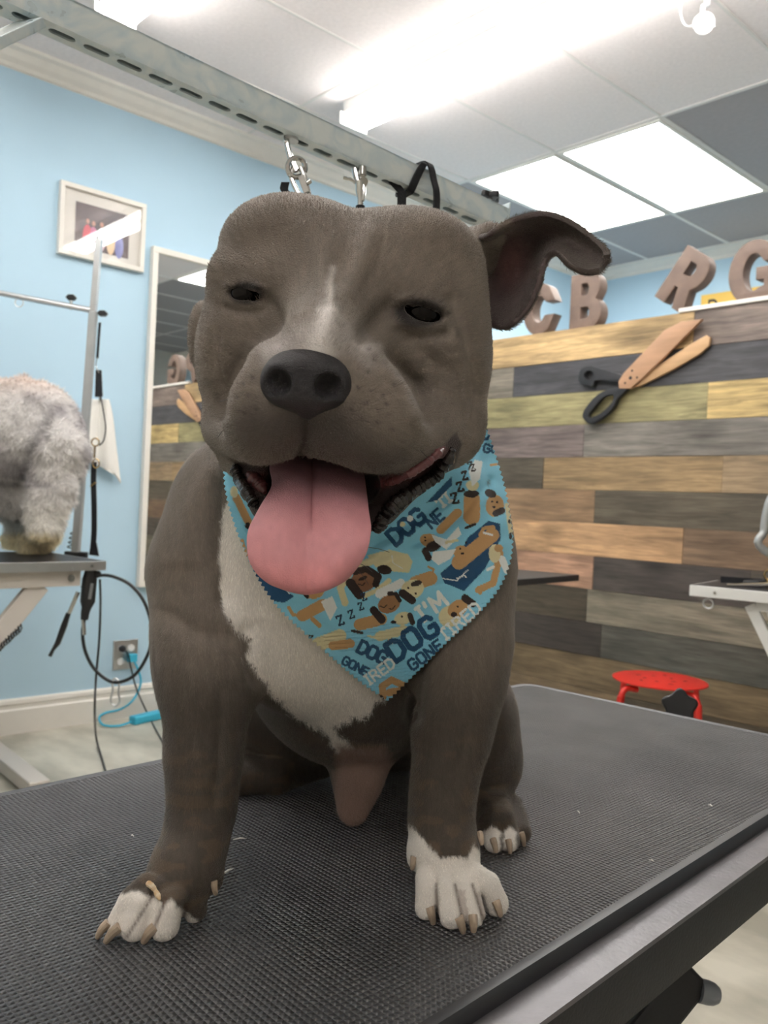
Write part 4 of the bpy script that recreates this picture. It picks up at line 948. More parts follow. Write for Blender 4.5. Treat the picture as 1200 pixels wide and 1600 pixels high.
# ---- head
f.ell(P3(548, 455, .66), (.093, .055, .08), .03)
f.ell(P3(449, 390, .645), (.050, .037, .058), .026)
f.ell(P3(650, 408, .65), (.049, .035, .058), .022)
f.ell(P3(374, 560, .645), (.032, .056, .05), .03)
f.ell(P3(695, 555, .655), (.036, .066, .056), .03)
f.ell(P3(535, 535, .635), (.082, .066, .06), .03)
f.cone(P3(520, 500, .60), P3(490, 552, .53), .034, .0265, .03)
f.ell(P3(500, 618, .553), (.055, .040, .048), .025)
f.ell(P3(408, 655, .545), (.0235, .030, .036), .018)
f.ell(P3(584, 664, .548), (.034, .0325, .038), .018)
f.cone(P3(620, 690, .575), P3(700, 668, .64), .024, .028, .018)
f.cone(P3(388, 690, .575), P3(358, 668, .63), .015, .020, .015)
f.cone(P3(362, 432, .618), P3(425, 438, .598), .016, .017, .016)
for q_ in (P3(434, 597, .505), P3(513, 603, .505)): f.ell(q_, (.0095, .0085, .015), .004, cut=True)
f.cone(P3(605, 455, .605), P3(690, 458, .628), .017, .018, .02)
f.ell(P3(318, 528, .69), (.012, .030, .02), .012)       # folded far ear
f.cone(P3(735, 400, .69), P3(765, 372, .665), .024, .012, .015)     # root of the cocked ear
# lower jaw
f.chain([(P3(703, 686, .655), .019), (P3(648, 728, .618), .0155), (P3(584, 780, .592), .0175), (P3(505, 815, .58), .021), (P3(432, 780, .59), .0165), (P3(378, 716, .64), .016)], .012)
f.ell(P3(520, 770, .64), (.06, .03, .05), .02)
# mouth opening
f.chain([(P3(700, 690, .612), .0035), (P3(655, 730, .59), .009), (P3(600, 768, .56), .014), (P3(505, 778, .552), .022), (P3(425, 752, .560), .014), (P3(374, 724, .60), .006)], .006, cut=True)
f.ell(P3(505, 762, .60), (.042, .022, .05), .008, cut=True)
# eye openings
f.ell(P3(387, 458, .595), (.0108, .0058, .016), .004, rotz(-12), cut=True)
f.ell(P3(655, 489, .597), (.0158, .0070, .017), .004, rotz(-14), cut=True)
Pc, Q = f.mesh(); del f
Pc = smooth(Pc, Q, 2)
def brush(P, N_, pts, rad, amt, dmax=9., dmin=0.):
    x, y = cproj(P); d = segdist(x, y, pts); m_ = np.exp(-(d/rad)**2)*(P[:, 2] < dmax)*(P[:, 2] > dmin)*(N_[:, 2] < .25); return P+N_*(m_*amt)[:, None]
BR = [ # strokes over head: points, radius px, metres (+ out, - in)
 ([(550, 345), (540, 390), (528, 440)], 18, -.0022, .70), ([(475, 360), (500, 420), (512, 455)], 16, .0022, .70), ([(580, 370), (555, 430), (540, 455)], 16, .0022, .70),
 ([(415, 470), (428, 495), (425, 525)], 17, -.0050, .66), ([(612, 480), (590, 500), (575, 525)], 19, -.0055, .66), ([(640, 530), (670, 560), (700, 580)], 14, -.0026, .66), ([(520, 470), (505, 530)], 15, .0020, .66),
 ([(350, 478), (372, 486), (405, 486)], 8, -.0022, .66), ([(620, 515), (655, 525), (692, 520)], 9, -.0024, .66),
 ([(355, 468), (372, 475), (405, 477)], 5, .0016, .66), ([(620, 505), (650, 514), (690, 511)], 6, .0018, .66),
 ([(358, 446), (385, 441), (412, 452)], 6, .0030, .66), ([(618, 470), (655, 466), (694, 482)], 7, .0034, .66),
 ([(605, 560), (650, 600), (672, 650)], 13, -.0042, .66), ([(575, 550), (615, 590), (642, 650)], 12, .0024, .66),
 ([(375, 560), (355, 600), (345, 650)], 9, -.0024, .66),
 ([(478, 650), (476, 700), (470, 715)], 6, -.0034, .60), ([(705, 470), (735, 540), (735, 620)], 11, -.0028, .72), ([(740, 570), (746, 620), (735, 670)], 7, -.002, .72),
 ([(340, 520), (335, 560), (345, 600)], 7, -.0024, .72),
 ([(690, 700), (660, 725), (620, 742)], 5, .0015, .66),
 # body
 ([(330, 740), (300, 800), (290, 870)], 18, .003, .9), ([(350, 760), (345, 850), (350, 930)], 16, -.004, .9), ([(268, 960), (300, 985), (360, 1000)], 16, -.003, .9),
 ([(385, 985), (392, 1030), (400, 1060)], 12, -.004, .9), ([(660, 1000), (650, 1060), (645, 1120)], 12, -.004, .9),
 ([(300, 1050), (310, 1150), (305, 1250)], 12, .0015, .8), ([(345, 1080), (342, 1180), (335, 1260)], 9, -.0018, .8),
 ([(740, 1060), (725, 1160), (705, 1250)], 9, -.0015, .8),
 ([(470, 1130), (520, 1170), (560, 1185)], 12, -.003, 1.1),
]
N0 = normals(Pc, Q)
for pts, rad, amt, dmax in BR: Pc = brush(Pc, N0, pts, rad, amt*1.45, dmax)
# toe grooves
for a, b in (((240, 1395), (196, 1464)), ((262, 1400), (233, 1470)), ((290, 1412), (283, 1462))): Pc = brush(Pc, N0, [a, b], 3.0, -.0016, .70)
for a, b in (((680, 1376), (684, 1446)), ((710, 1376), (726, 1452)), ((737, 1376), (756, 1440))): Pc = brush(Pc, N0, [a, b], 3.0, -.0016, .72)
Pc = smooth(Pc, Q, 1)
N0 = normals(Pc, Q)
px, py = cproj(Pc)
# never below the mat
Pw = C2W(Pc); Pw[:, 2] = np.maximum(Pw[:, 2], TZ+.0002); Pc = W2C(Pw)
# ---- coat colours
nz = (vnoise(Pc, 160, 1)-.5)*14+(vnoise(Pc, 420, 2)-.5)*8
nzf = vnoise(Pc*np.array([1, .35, 1]), 500, 3)
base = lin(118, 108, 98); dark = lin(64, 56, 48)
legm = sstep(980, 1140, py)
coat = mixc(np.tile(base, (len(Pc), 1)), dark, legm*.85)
hd_ = (Pc[:, 2] < .71) & (py < 760)
th = np.arctan2(py-600, px-478); rr_ = np.hypot(px-478, py-600)
streak = np.where(hd_, vnoise(np.stack([th*38, rr_*.045, px*0], 1), 1, 21)*.6+vnoise(np.stack([th*90, rr_*.08, px*0], 1), 1, 22)*.4, vnoise(np.stack([px*.30, py*.045, Pc[:, 2]*30], 1), 1, 23)*.6+vnoise(np.stack([px*.55, py*.07, Pc[:, 2]*60], 1), 1, 24)*.4)
coat = coat*(.90+.20*nzf)[:, None]*(.80+.40*streak)[:, None]*(.86+.28*vnoise(Pc, 32, 25))[:, None]
front = N0[:, 2] < .35
# brindle on the legs
coat = mixc(coat, lin(112, 92, 70), (vnoise(Pc*np.array([1, 2.6, 1]), 70, 4) > .62)*.35*sstep(1080, 1250, py))
whitec = lin(238, 232, 224)
def patch(poly, col, soft, m_, jag=1.0):
    global coat
    d = polydist(px+nz*jag, py+nz[::-1]*jag, poly); coat = mixc(coat, col, (1-sstep(-soft, soft, d))*m_)
CH = [(352, 700), (356, 775), (343, 840), (342, 905), (346, 952), (368, 984), (394, 1000), (380, 1026), (414, 1068), (456, 1118), (503, 1142), (528, 1172), (552, 1190), (545, 1160), (519, 1137), (560, 1122), (582, 1116), (586, 1100), (600, 1092), (640, 1040), (640, 700)]
patch(CH, whitec, 3, front*(Pc[:, 2] < .9)*(py > 735)*(Pc[:, 2] > .645))
patch([(530, 1165), (600, 1165), (620, 1200), (600, 1262), (560, 1300), (510, 1300), (520, 1230)], lin(150, 124, 112), 10, front*(Pc[:, 2] < .92), .6)
patch([(636, 1285), (652, 1300), (662, 1312), (675, 1330), (690, 1341), (710, 1338), (728, 1341), (740, 1320), (800, 1380), (800, 1480), (620, 1480)], whitec, 3, front*(Pc[:, 2] < .74), .45)
patch([(150, 1480), (150, 1440), (186, 1398), (214, 1392), (232, 1400), (244, 1402), (256, 1416), (268, 1404), (276, 1416), (296, 1428), (312, 1440), (300, 1480)], whitec, 3, (Pc[:, 2] < .70)*1.0, .4)
patch([(755, 1300), (768, 1290), (782, 1300), (784, 1345), (752, 1345)], whitec, 3, (Pc[:, 2] < .9)*1.0, .3)
patch([(786, 1302), (796, 1290), (806, 1302), (808, 1345), (788, 1345)], whitec, 3, (Pc[:, 2] < .9)*1.0, .3)
coat = mixc(coat, lin(120, 84, 70), ((segdist(px, py, [(722, 1395), (726, 1440)]) < 6) | (segdist(px, py, [(750, 1400), (760, 1440)]) < 7))*.3*(Pc[:, 2] < .74)*(py > 1380))
# blaze and greyed muzzle
face = front*(Pc[:, 2] < .68)
coat = mixc(coat, lin(205, 198, 192), np.exp(-(segdist(px+nz*.5, py, [(519, 420), (514, 468)])/5.0)**2)*.75*face)
coat = mixc(coat, lin(224, 218, 214), np.exp(-(segdist(px+nz*.5, py, [(512, 485), (498, 535)])/(12.0+np.clip(py-480, 0, 60)*.26))**2)*.95*face)
coat = mixc(coat, lin(190, 184, 182), np.exp(-(segdist(px+nz, py, [(470, 525), (425, 552)])/22.0)**2)*.6*face+np.exp(-(segdist(px+nz, py, [(545, 530), (575, 560)])/20.0)**2)*.45*face)
coat = mixc(coat, lin(26, 22, 22), (np.hypot((px-478)/58, (py-600)/44) < 1)*1.0*face)
coat = mixc(coat, lin(88, 80, 74), np.exp(-(np.hypot((px-388)/44, (py-452)/26))**2)*.5*face+np.exp(-(np.hypot((px-650)/56, (py-484)/32))**2)*.5*face)
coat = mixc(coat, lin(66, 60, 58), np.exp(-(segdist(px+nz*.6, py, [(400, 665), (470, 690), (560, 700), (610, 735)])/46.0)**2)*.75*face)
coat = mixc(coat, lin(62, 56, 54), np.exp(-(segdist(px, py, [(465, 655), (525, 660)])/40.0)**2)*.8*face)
# lighter grey streaks on the muzzle
coat = mixc(coat, lin(170, 162, 156), np.exp(-(segdist(px, py, [(600, 560), (636, 600), (646, 650)])/8.0)**2)*.35*face+np.exp(-(segdist(px, py, [(540, 540), (560, 556)])/4.0)**2)*.6*face)
# whisker spots
for (x, y) in [(560, 606), (580, 612), (598, 618), (572, 630), (590, 640), (606, 648), (585, 560), (600, 568), (575, 580), (615, 600), (395, 590), (380, 600), (388, 618), (370, 620), (402, 640), (382, 644), (566, 655), (548, 640), (590, 660), (612, 672), (603, 630), (620, 585), (575, 545)]:
    coat = mixc(coat, lin(34, 30, 30), np.exp(-(np.hypot(px-x, py-y)/3.0)**2)*.8*face)
# dark lips, gums, eye rims
inm = polydist(px, py, [(366, 722), (400, 728), (430, 726), (470, 716), (540, 734), (600, 742), (640, 738), (672, 718), (712, 676), (722, 694), (706, 742), (670, 784), (632, 814), (606, 844), (586, 878), (500, 880), (420, 850), (384, 790), (362, 745)])
mouth = (1-sstep(-2, 3, inm+nz*.1))*(Pc[:, 2] < .72)*(Pc[:, 2] > .50)
coat = mixc(coat, lin(40, 26, 26), mouth)
coat = mixc(coat, lin(120, 58, 60), mouth*(np.exp(-(segdist(px, py, [(592, 757), (640, 740), (690, 705)])/8.0)**2)+np.exp(-(np.hypot(px-405, py-752)/12.0)**2))*.8)
for c, r_ in (((385, 458), (30, 19)), ((655, 489), (43, 25))):
    coat = mixc(coat, lin(34, 29, 28), (1-sstep(.72, 1.15, np.hypot((px-c[0])/r_[0], (py-c[1])/r_[1])))*(Pc[:, 2] < .66))
# pinkish bare skin on the cheek fold and elbow
def furmat(name, attr='coat', rough=.62):
    m = mat(name, rough=rough, attr=attr, sheen=.35, spec=.35, bump=.5, bscale=900)
    m.node_tree.nodes['Principled BSDF'].inputs['Sheen Roughness'].default_value = .4; m.node_tree.nodes['Principled BSDF'].inputs['Sheen Tint'].default_value = (.8, .75, .7, 1)
    return m
FUR = furmat('short dog coat')
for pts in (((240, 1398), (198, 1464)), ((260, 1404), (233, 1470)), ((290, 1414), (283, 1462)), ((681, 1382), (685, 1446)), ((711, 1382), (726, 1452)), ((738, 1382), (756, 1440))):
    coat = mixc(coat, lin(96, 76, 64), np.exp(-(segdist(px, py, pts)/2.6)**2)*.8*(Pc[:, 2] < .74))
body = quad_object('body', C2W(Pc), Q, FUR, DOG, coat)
DOGM = (Pc, Q, coat, N0)

# ---- ear (cocked, folded tip)
def grid_surface(rows, nu, nv):
    R_ = [crv([np.array(p, float) for p in r], nv) for r in rows]; R_ = np.array(R_); cols = [crv(list(R_[:, j]), nu) for j in range(R_.shape[1])]
    A = np.array(cols).transpose(1, 0, 2); n, m_ = A.shape[:2]; q = []
    for i in range(n-1):
        for j in range(m_-1): q.append((i*m_+j, i*m_+j+1, (i+1)*m_+j+1, (i+1)*m_+j))
    return A.reshape(-1, 3), np.array(q), n, m_
rows = [[P3(752, 505, .665), P3(748, 470, .68), P3(745, 425, .685), P3(745, 390, .68), P3(748, 368, .655)],
        [P3(790, 513, .650), P3(785, 470, .685), P3(778, 425, .695), P3(768, 385, .68), P3(764, 366, .640)],
        [P3(822, 487, .645), P3(815, 450, .680), P3(805, 410, .690), P3(792, 370, .675), P3(783, 352, .638)],
        [P3(840, 450, .645), P3(838, 420, .672), P3(830, 388, .682), P3(818, 358, .668), P3(808, 341, .640)],
        [P3(851, 410, .648), P3(854, 392, .664), P3(852, 370, .670), P3(850, 350, .660), P3(848, 333, .645)],
        [P3(868, 396, .640), P3(876, 384, .654), P3(880, 370, .658), P3(884, 356, .654), P3(886, 344, .645)],
        [P3(890, 416, .630), P3(900, 402, .643), P3(908, 388, .648), P3(914, 376, .646), P3(920, 366, .640)],
        [P3(914, 426, .624), P3(926, 417, .634), P3(936, 406, .637), P3(942, 396, .636), P3(944, 388, .633)],
        [P3(936, 424, .622), P3(941, 419, .628), P3(946, 412, .630), P3(948, 405, .629), P3(948, 398, .628)]]
Pe, Qe, n_, m_ = grid_surface(rows, 6, 6)
ex, ey = cproj(Pe); ce = np.tile(lin(84, 72, 70), (len(Pe), 1))
ce = mixc(ce, lin(148, 110, 110), np.exp(-(np.hypot((ex-800)/26, (ey-415)/40))**2)*.8)
ce = mixc(ce, lin(78, 68, 63), sstep(850, 885, ex)); ce = mixc(ce, base, (1-sstep(352, 366, ey))*(ex < 800)*.8)
ce = ce*(.8+.4*vnoise(Pe, 300, 5))[:, None]
EARM = furmat('ear leather', rough=.55)
ear = quad_object('ear', C2W(Pe), Qe, EARM, DOG, ce)
s_ = ear.modifiers.new('thick', 'SOLIDIFY'); s_.thickness = .0048; s_.offset = 0
sm_ = ear.modifiers.new('s', 'SUBSURF'); sm_.levels = sm_.render_levels = 1
EARD = (Pe, Qe)
# ---- nose
fn_ = Field(P3(478, 595, .515)-.045, P3(478, 595, .515)+.045, .0011)
cN = P3(479, 594, .512)
fn_.ell(cN+np.array([0, .001, 0]), (.0262, .0195, .019), .01); fn_.ell(cN+np.array([-.013, -.003, -.003]), (.0125, .0125, .014), .008); fn_.ell(cN+np.array([.013, -.005, -.003]), (.0130, .0125, .014), .008)
fn_.cone(cN+np.array([0, -.008, -.004]), cN+np.array([.001, -.017, .002]), .009, .006, .010)
for sx, q in ((-1, P3(434, 597, .497)), (1, P3(513, 603, .497))):
    fn_.ell(q, (.0080, .0070, .0095), .004, rotz(18*sx), cut=True); fn_.cone(q+np.array([sx*.005, -.003, .002]), q+np.array([sx*.014, -.0075, .008]), .0026, .002, .003, cut=True)
fn_.cone(P3(475, 612, .490), P3(475, 655, .494), .0018, .0016, .003, cut=True)
Pn, Qn = fn_.mesh(); Pn = smooth(Pn, Qn, 1)
quad_object('nose', C2W(Pn), Qn, mat('dark nose leather', srgb(46, 43, 46), .42, noise=.12, nscale=300, bump=.8, bscale=1400, spec=.5), DOG)
# ---- eyes
EYEM = mat('dark wet eye', srgb(12, 8, 7), .04, spec=.2)
for x, y, d, r in ((387, 459, .6028, .0130), (655, 490, .6058, .0172)):
    MB().ball(C2W(P3(x, y, d)), r, 28, 18).build('eye', EYEM, DOG)
# ---- tongue
tl = [[(434, 716), (455, 712), (487, 718), (520, 722), (556, 728)], [(426, 735), (452, 730), (487, 738), (528, 738), (566, 742)], [(429, 765), (455, 762), (488, 766), (530, 766), (570, 772)],
      [(408, 800), (446, 802), (488, 806), (536, 804), (574, 806)], [(390, 836), (438, 842), (486, 846), (538, 842), (578, 836)], [(392, 872), (440, 884), (484, 886), (532, 878), (566, 862)], [(420, 900), (448, 909), (480, 914), (512, 908), (540, 894)], [(447, 911), (463, 916), (480, 918.5), (498, 915), (516, 908)]]
td = [.592, .575, .556, .536, .525, .520, .522, .530]
bul = [0, -.006, .003, -.006, 0]
rowsT = [[P3(600, 800, 1)]]*0
rowsT = []
for r, d in zip(tl, td):
    w_ = [0.004, -.003, .002 if d < .56 else 0, -.003, .004]; rowsT.append([P3(x, y, d+w_[i]) for i, (x, y) in enumerate(r)])
Pt, Qt, n_, m_ = grid_surface(rowsT, 10, 8)
tx, ty = cproj(Pt); gr = np.exp(-(segdist(tx, ty, [(487, 715), (487, 830)])/6.0)**2); Pt[:, 2] += gr*.0035*(ty < 840)*(1-sstep(790, 850, ty))
Pt[:, 2] += (vnoise(Pt, 120, 9)-.5)*.0012
ct_ = np.tile(lin(208, 144, 150), (len(Pt), 1)); ct_ = mixc(ct_, lin(126, 94, 100), (1-sstep(750, 840, ty))*.95); ct_ = mixc(ct_, lin(150, 88, 92), gr*(ty < 850)*.5)  # darker upper tongue: shade under the lip painted into the colour
ct_ = mixc(ct_, lin(222, 146, 150), sstep(860, 905, ty)*.8)
ct_ = ct_*(.92+.16*vnoise(Pt*np.array([1, .3, 1]), 500, 8))[:, None]
TM = mat('wet tongue', rough=.42, attr='coat', sss=.0, spec=.45, bump=.35, bscale=1200)
to = quad_object('tongue', C2W(Pt), Qt, TM, DOG, ct_)
s_ = to.modifiers.new('thick', 'SOLIDIFY'); s_.thickness = .009; s_.offset = 0; to.modifiers.new('s', 'SUBSURF').render_levels = 1; to.modifiers['s'].levels = 1
# ---- beaded dark lips along the lower jaw
LIP = mat('wet dark lip', srgb(24, 15, 15), .2, coat=.5, bump=.4, bscale=700); GUM = mat('pink gum', srgb(104, 58, 60), .3, coat=.4)
def lip(pts, r, n=60):
    c_ = crv([P3(*p) for p in pts], max(2, n//(len(pts)-1))); rr = [r*(.66+.26*abs(math.sin(i*.71+math.sin(i*.37)*1.4))+.12*math.sin(i*2.3))*min(1, .35+i/8, .35+(len(c_)-1-i)/8) for i in range(len(c_))]
    return MB().tube([C2W(q) for q in c_], rr, 10)
def msurf(x, y, off): return (x, y, (surf0(x, y) or .6)-off)
def surf0(x, y):
    m_ = np.hypot(px-x, py-y) < 4; return float(Pc[m_, 2].min()) if m_.any() else None
lip([msurf(708, 700, .001), msurf(684, 740, .003), msurf(652, 762, .002), msurf(620, 786, .002), msurf(600, 808, .002), msurf(588, 830, .002)], .0062).build('lip', LIP, DOG)
lip([msurf(367, 726, .0), msurf(374, 748, .0), msurf(388, 772, .0), msurf(402, 792, .001)], .0052, 36).build('lip', LIP, DOG)
lip([msurf(694, 700, -.001), msurf(668, 722, .0), msurf(636, 742, .0), msurf(600, 756, .001)], .0036, 40).build('gum', GUM, DOG)
lip([msurf(388, 740, .0), msurf(404, 756, .0), msurf(414, 770, .0)], .0055, 20).build('gum', GUM, DOG)
# ---- claws
CLW = mat('pale claw', srgb(176, 158, 138), .4, noise=.12, nscale=120); CLD = mat('brown claw', srgb(128, 108, 90), .4)
def claw(a, b, r, m=None):
    a = np.array(a); b = np.array(b); mid = (a+b)/2+np.array([0, .0015, -.0015]); MB().tube([C2W(q) for q in crv([a, mid, b], 4)], [r*q for q in (1, 1, .98, .95, .9, .84, .76, .68, .55)], 10).build('claw', m or CLW, DOG)
def surf(x, y):
    m_ = np.hypot(px-x, py-y) < 3.5; return float(Pc[m_, 2].min()) if m_.any() else None
def cl2(x0, y0, x1, y1, r, sink=.0015):
    d0 = surf(x0, y0) or G(x0, y0)[2]; g1 = G(x1, y1, .0012)[2]; s1 = surf(x1, y1); d1 = min(g1, (s1-.002) if s1 else g1, d0+.004)
    claw(P3(x0, y0, d0+sink), P3(x1, y1, d1), r)
for q_ in ((170, 1441, 152, 1465, .0034), (187, 1448, 165, 1472, .0038), (243, 1447, 224, 1472, .0040), (671, 1417, 677, 1443, .0036), (716, 1432, 724, 1457, .0038), (739, 1430, 740, 1456, .0038), (774, 1407, 782, 1431, .0036),
    (770, 1311, 775, 1332, .0034), (794, 1312, 797, 1333, .0034), (814, 1301, 819, 1321, .0032), (749, 1302, 753, 1320, .0030), (647, 1338, 644, 1358, .0030), (334, 1376, 337, 1397, .0030)): cl2(*q_)
# ================================================================== BANDANA
fb = Field((-.20, -.22, .55), (.20, .14, 1.0), .004)
fb.ell(P3(525, 900, .80), (.105, .11, .085), .05); fb.ell(P3(445, 960, .755), (.055, .075, .045), .05); fb.ell(P3(545, 1000, .88), (.112, .125, .12), .05)
fb.cone(P3(545, 580, .725), P3(530, 820, .79), .080, .105, .05)
fb.ell(P3(348, 862, .765), (.054, .100, .068), .035); fb.ell(P3(712, 872, .79), (.054, .102, .068), .035)
fb.chain([(P3(318, 900, .745), .048), (P3(324, 1010, .722), .041)], .025); fb.chain([(P3(712, 900, .80), .048), (P3(722, 1010, .77), .039), (P3(718, 1075, .755), .034)], .025)
NU = NV = 440
Lc = np.array(crv([(351, 700), (351, 735), (353, 765), (363, 805), (380, 852), (402, 900), (432, 945), (472, 985), (520, 1028), (565, 1066), (604, 1093)], 20))
Rc = np.array(crv([(742, 640), (755, 660), (771, 705), (786, 755), (796, 805), (800, 845), (794, 885), (775, 925), (742, 963), (700, 1001), (655, 1046), (606, 1094)], 20))
def along(Cv, n):
    s = np.concatenate([[0], np.cumsum(np.hypot(*np.diff(Cv, axis=0).T))]); t = np.linspace(0, s[-1], n); P = np.stack([np.interp(t, s, Cv[:, k]) for k in (0, 1)], 1)
    tg = np.gradient(P, axis=0); tg /= np.hypot(*tg.T)[:, None]+1e-9; return P, t, np.stack([-tg[:, 1], tg[:, 0]], 1)
Lp, lt, ln = along(Lc, NV); Rp, rt_, rn = along(Rc, NV)
zig = lambda t: 2.2*(np.abs(((t/8.5) % 1)-.5)*4-1)
Lp = Lp+ln*zig(lt)[:, None]*(-1); Rp = Rp+rn*zig(rt_)[:, None]
Lp[-1] = Rp[-1] = (605, 1094)
U_ = np.linspace(0, 1, NU)[None, :, None]
GX = Lp[:, None]*(1-U_)+Rp[:, None]*U_           # rest position of every cloth point as seen in the photo
bx_, by_ = GX[..., 0].ravel(), GX[..., 1].ravel()
# coarse depth of the chest under the cloth
gx_, gy_ = np.meshgrid(np.linspace(320, 830, 86), np.linspace(620, 1110, 82)); ds = np.arange(.58, .99, .002)
dd_ = np.full(gx_.shape, np.nan)
for d in ds[::-1]:
    c = np.stack([(gx_-600)/F*d, -(gy_-800)/F*d, np.full(gx_.shape, d)], -1); i = np.round((c-fb.lo)/fb.h).astype(int)
    ok = ((i >= 0) & (i < fb.n)).all(-1); i = np.clip(i, 0, fb.n-1); ins = (fb.F[i[..., 0], i[..., 1], i[..., 2]] < 0) & ok; dd_[ins] = d
hit = ~np.isnan(dd_); dd_[~hit] = .80
def blur(A, it):
    for _ in range(it):
        B = np.pad(A, 1, mode='edge'); A = (B[:-2, 1:-1]+B[2:, 1:-1]+B[1:-1, :-2]+B[1:-1, 2:]+B[1:-1, 1:-1])/5
    return A
D0 = dd_.copy()
for _ in range(60): B = blur(D0, 1); D0 = np.where(hit, dd_, B)
D1 = blur(D0, 14); D1 = np.minimum(D1, blur(np.minimum(D1, D0), 4)); D1 = np.minimum(D1-.003, D0-.004); D1 = blur(D1, 3)-.002
fi = (bx_-320)/510*85; fj = (by_-620)/490*81; i0 = np.clip(fi.astype(int), 0, 84); j0 = np.clip(fj.astype(int), 0, 80); a = fi-i0; b = fj-j0
bd_ = D1[j0, i0]*(1-a)*(1-b)+D1[j0, i0+1]*a*(1-b)+D1[j0+1, i0]*(1-a)*b+D1[j0+1, i0+1]*a*b
# folds and slack
def fold(pts, rad, amt): 
    global bd_
    bd_ = bd_-np.exp(-(segdist(bx_, by_, pts)/rad)**2)*amt
fold([(592, 862), (650, 828), (705, 790), (742, 735), (760, 680)], 9, .006); fold([(600, 880), (662, 845), (722, 805), (765, 750)], 8, -.004)
fold([(560, 880), (640, 858), (700, 852)], 7, .0045); fold([(640, 905), (720, 880), (790, 850)], 10, .003); fold([(560, 905), (640, 920), (740, 905)], 9, -.003)
fold([(480, 930), (560, 960), (640, 985)], 14, .003); fold([(360, 770), (385, 830), (430, 890)], 8, .003); fold([(500, 960), (580, 1020), (600, 1070)], 8, .0025)
fold([(735, 690), (760, 745), (775, 800)], 8, -.003); fold([(650, 960), (610, 1010), (600, 1080)], 12, -.0022)
bd_ = bd_-(vnoise(np.stack([bx_/60, by_/60, bx_*0], 1), 1, 3)-.5)*.004
lift = np.minimum(segdist(bx_[::1], by_[::1], [tuple(p) for p in Rc[::12]]), segdist(bx_, by_, [tuple(p) for p in Lc[::12]])); bd_ = bd_-.0025*np.exp(-(lift/10)**2)
Pb = np.stack([(bx_-600)/F*bd_, -(by_-800)/F*bd_, bd_], 1)
# ---- printed cloth pattern, in the cloth's own flat coordinates
zx, zy = (bx_-320)*2.4, (by_-640)*2.4
bc = np.tile(lin(140, 212, 238), (len(Pb), 1))
TAN, CRM, NVY, DRK, WHT = lin(200, 158, 108), lin(226, 218, 178), lin(32, 82, 124), lin(48, 36, 34), lin(240, 244, 244)
def put(m_, col): bc[m_] = col
def E_(x, y, rx, ry, col, ang=0):
    a_ = math.radians(ang); dx, dy = zx-x, zy-y; u = dx*math.cos(a_)+dy*math.sin(a_); v = -dx*math.sin(a_)+dy*math.cos(a_); put((u/rx)**2+(v/ry)**2 < 1, col)
def S_(pts, w_, col):
    xs = [p[0] for p in pts]; ys = [p[1] for p in pts]; m_ = np.where((zx > min(xs)-w_) & (zx < max(xs)+w_) & (zy > min(ys)-w_) & (zy < max(ys)+w_))[0]
    if len(m_): k_ = m_[segdist(zx[m_], zy[m_], pts) < w_/2]; bc[k_] = col
def Y_(pts, col):
    xs = [p[0] for p in pts]; ys = [p[1] for p in pts]; m_ = np.where((zx > min(xs)) & (zx < max(xs)) & (zy > min(ys)) & (zy < max(ys)))[0]
    if len(m_): k_ = m_[pip(zx[m_], zy[m_], pts)]; bc[k_] = col
GLY = {'D': (.72, [[(0, 0), (0, 1), (.42, 1), (.7, .75), (.7, .25), (.42, 0), (0, 0)]]), 'O': (.74, [[(.15, 0), (0, .2), (0, .8), (.15, 1), (.55, 1), (.7, .8), (.7, .2), (.55, 0), (.15, 0)]]),
       'G': (.74, [[(.7, .82), (.55, 1), (.15, 1), (0, .8), (0, .2), (.15, 0), (.55, 0), (.7, .15), (.7, .48), (.42, .48)]]), 'N': (.74, [[(0, 0), (0, 1), (.68, 0), (.68, 1)]]),
       'E': (.62, [[(.6, 1), (0, 1), (0, 0), (.6, 0)], [(0, .5), (.5, .5)]]), 'T': (.7, [[(0, .85), (0, 1), (.68, 1), (.68, .85)], [(.34, 1), (.34, 0)], [(.2, 0), (.48, 0)]]),
       'I': (.36, [[(.15, 0), (.15, 1)], [(0, 0), (.3, 0)], [(0, 1), (.3, 1)]]), 'R': (.7, [[(0, 0), (0, 1), (.45, 1), (.62, .85), (.62, .65), (.45, .5), (0, .5)], [(.4, .5), (.66, 0)]]),
       'M': (.95, [[(0, 0), (.06, 1), (.45, .3), (.84, 1), (.9, 0)]]), "'": (.25, [[(.1, 1), (.06, .75)]]), 'Z': (.66, [[(0, .82), (0, 1), (.6, 1), (0, 0), (.6, 0), (.6, .18)]]), ' ': (.4, [])}
def TX(s, x, y, size, ang, col, wt=.22, gap=.26):
    a_ = math.radians(ang); cx_ = 0
    for ch in s:
        w_, strokes = GLY[ch]
        for st in strokes: S_([(x+size*((cx_+p)*math.cos(a_)+q*math.sin(a_)), y+size*((cx_+p)*math.sin(a_)-q*math.cos(a_))) for p, q in st], size*wt, col)
        cx_ += w_+gap
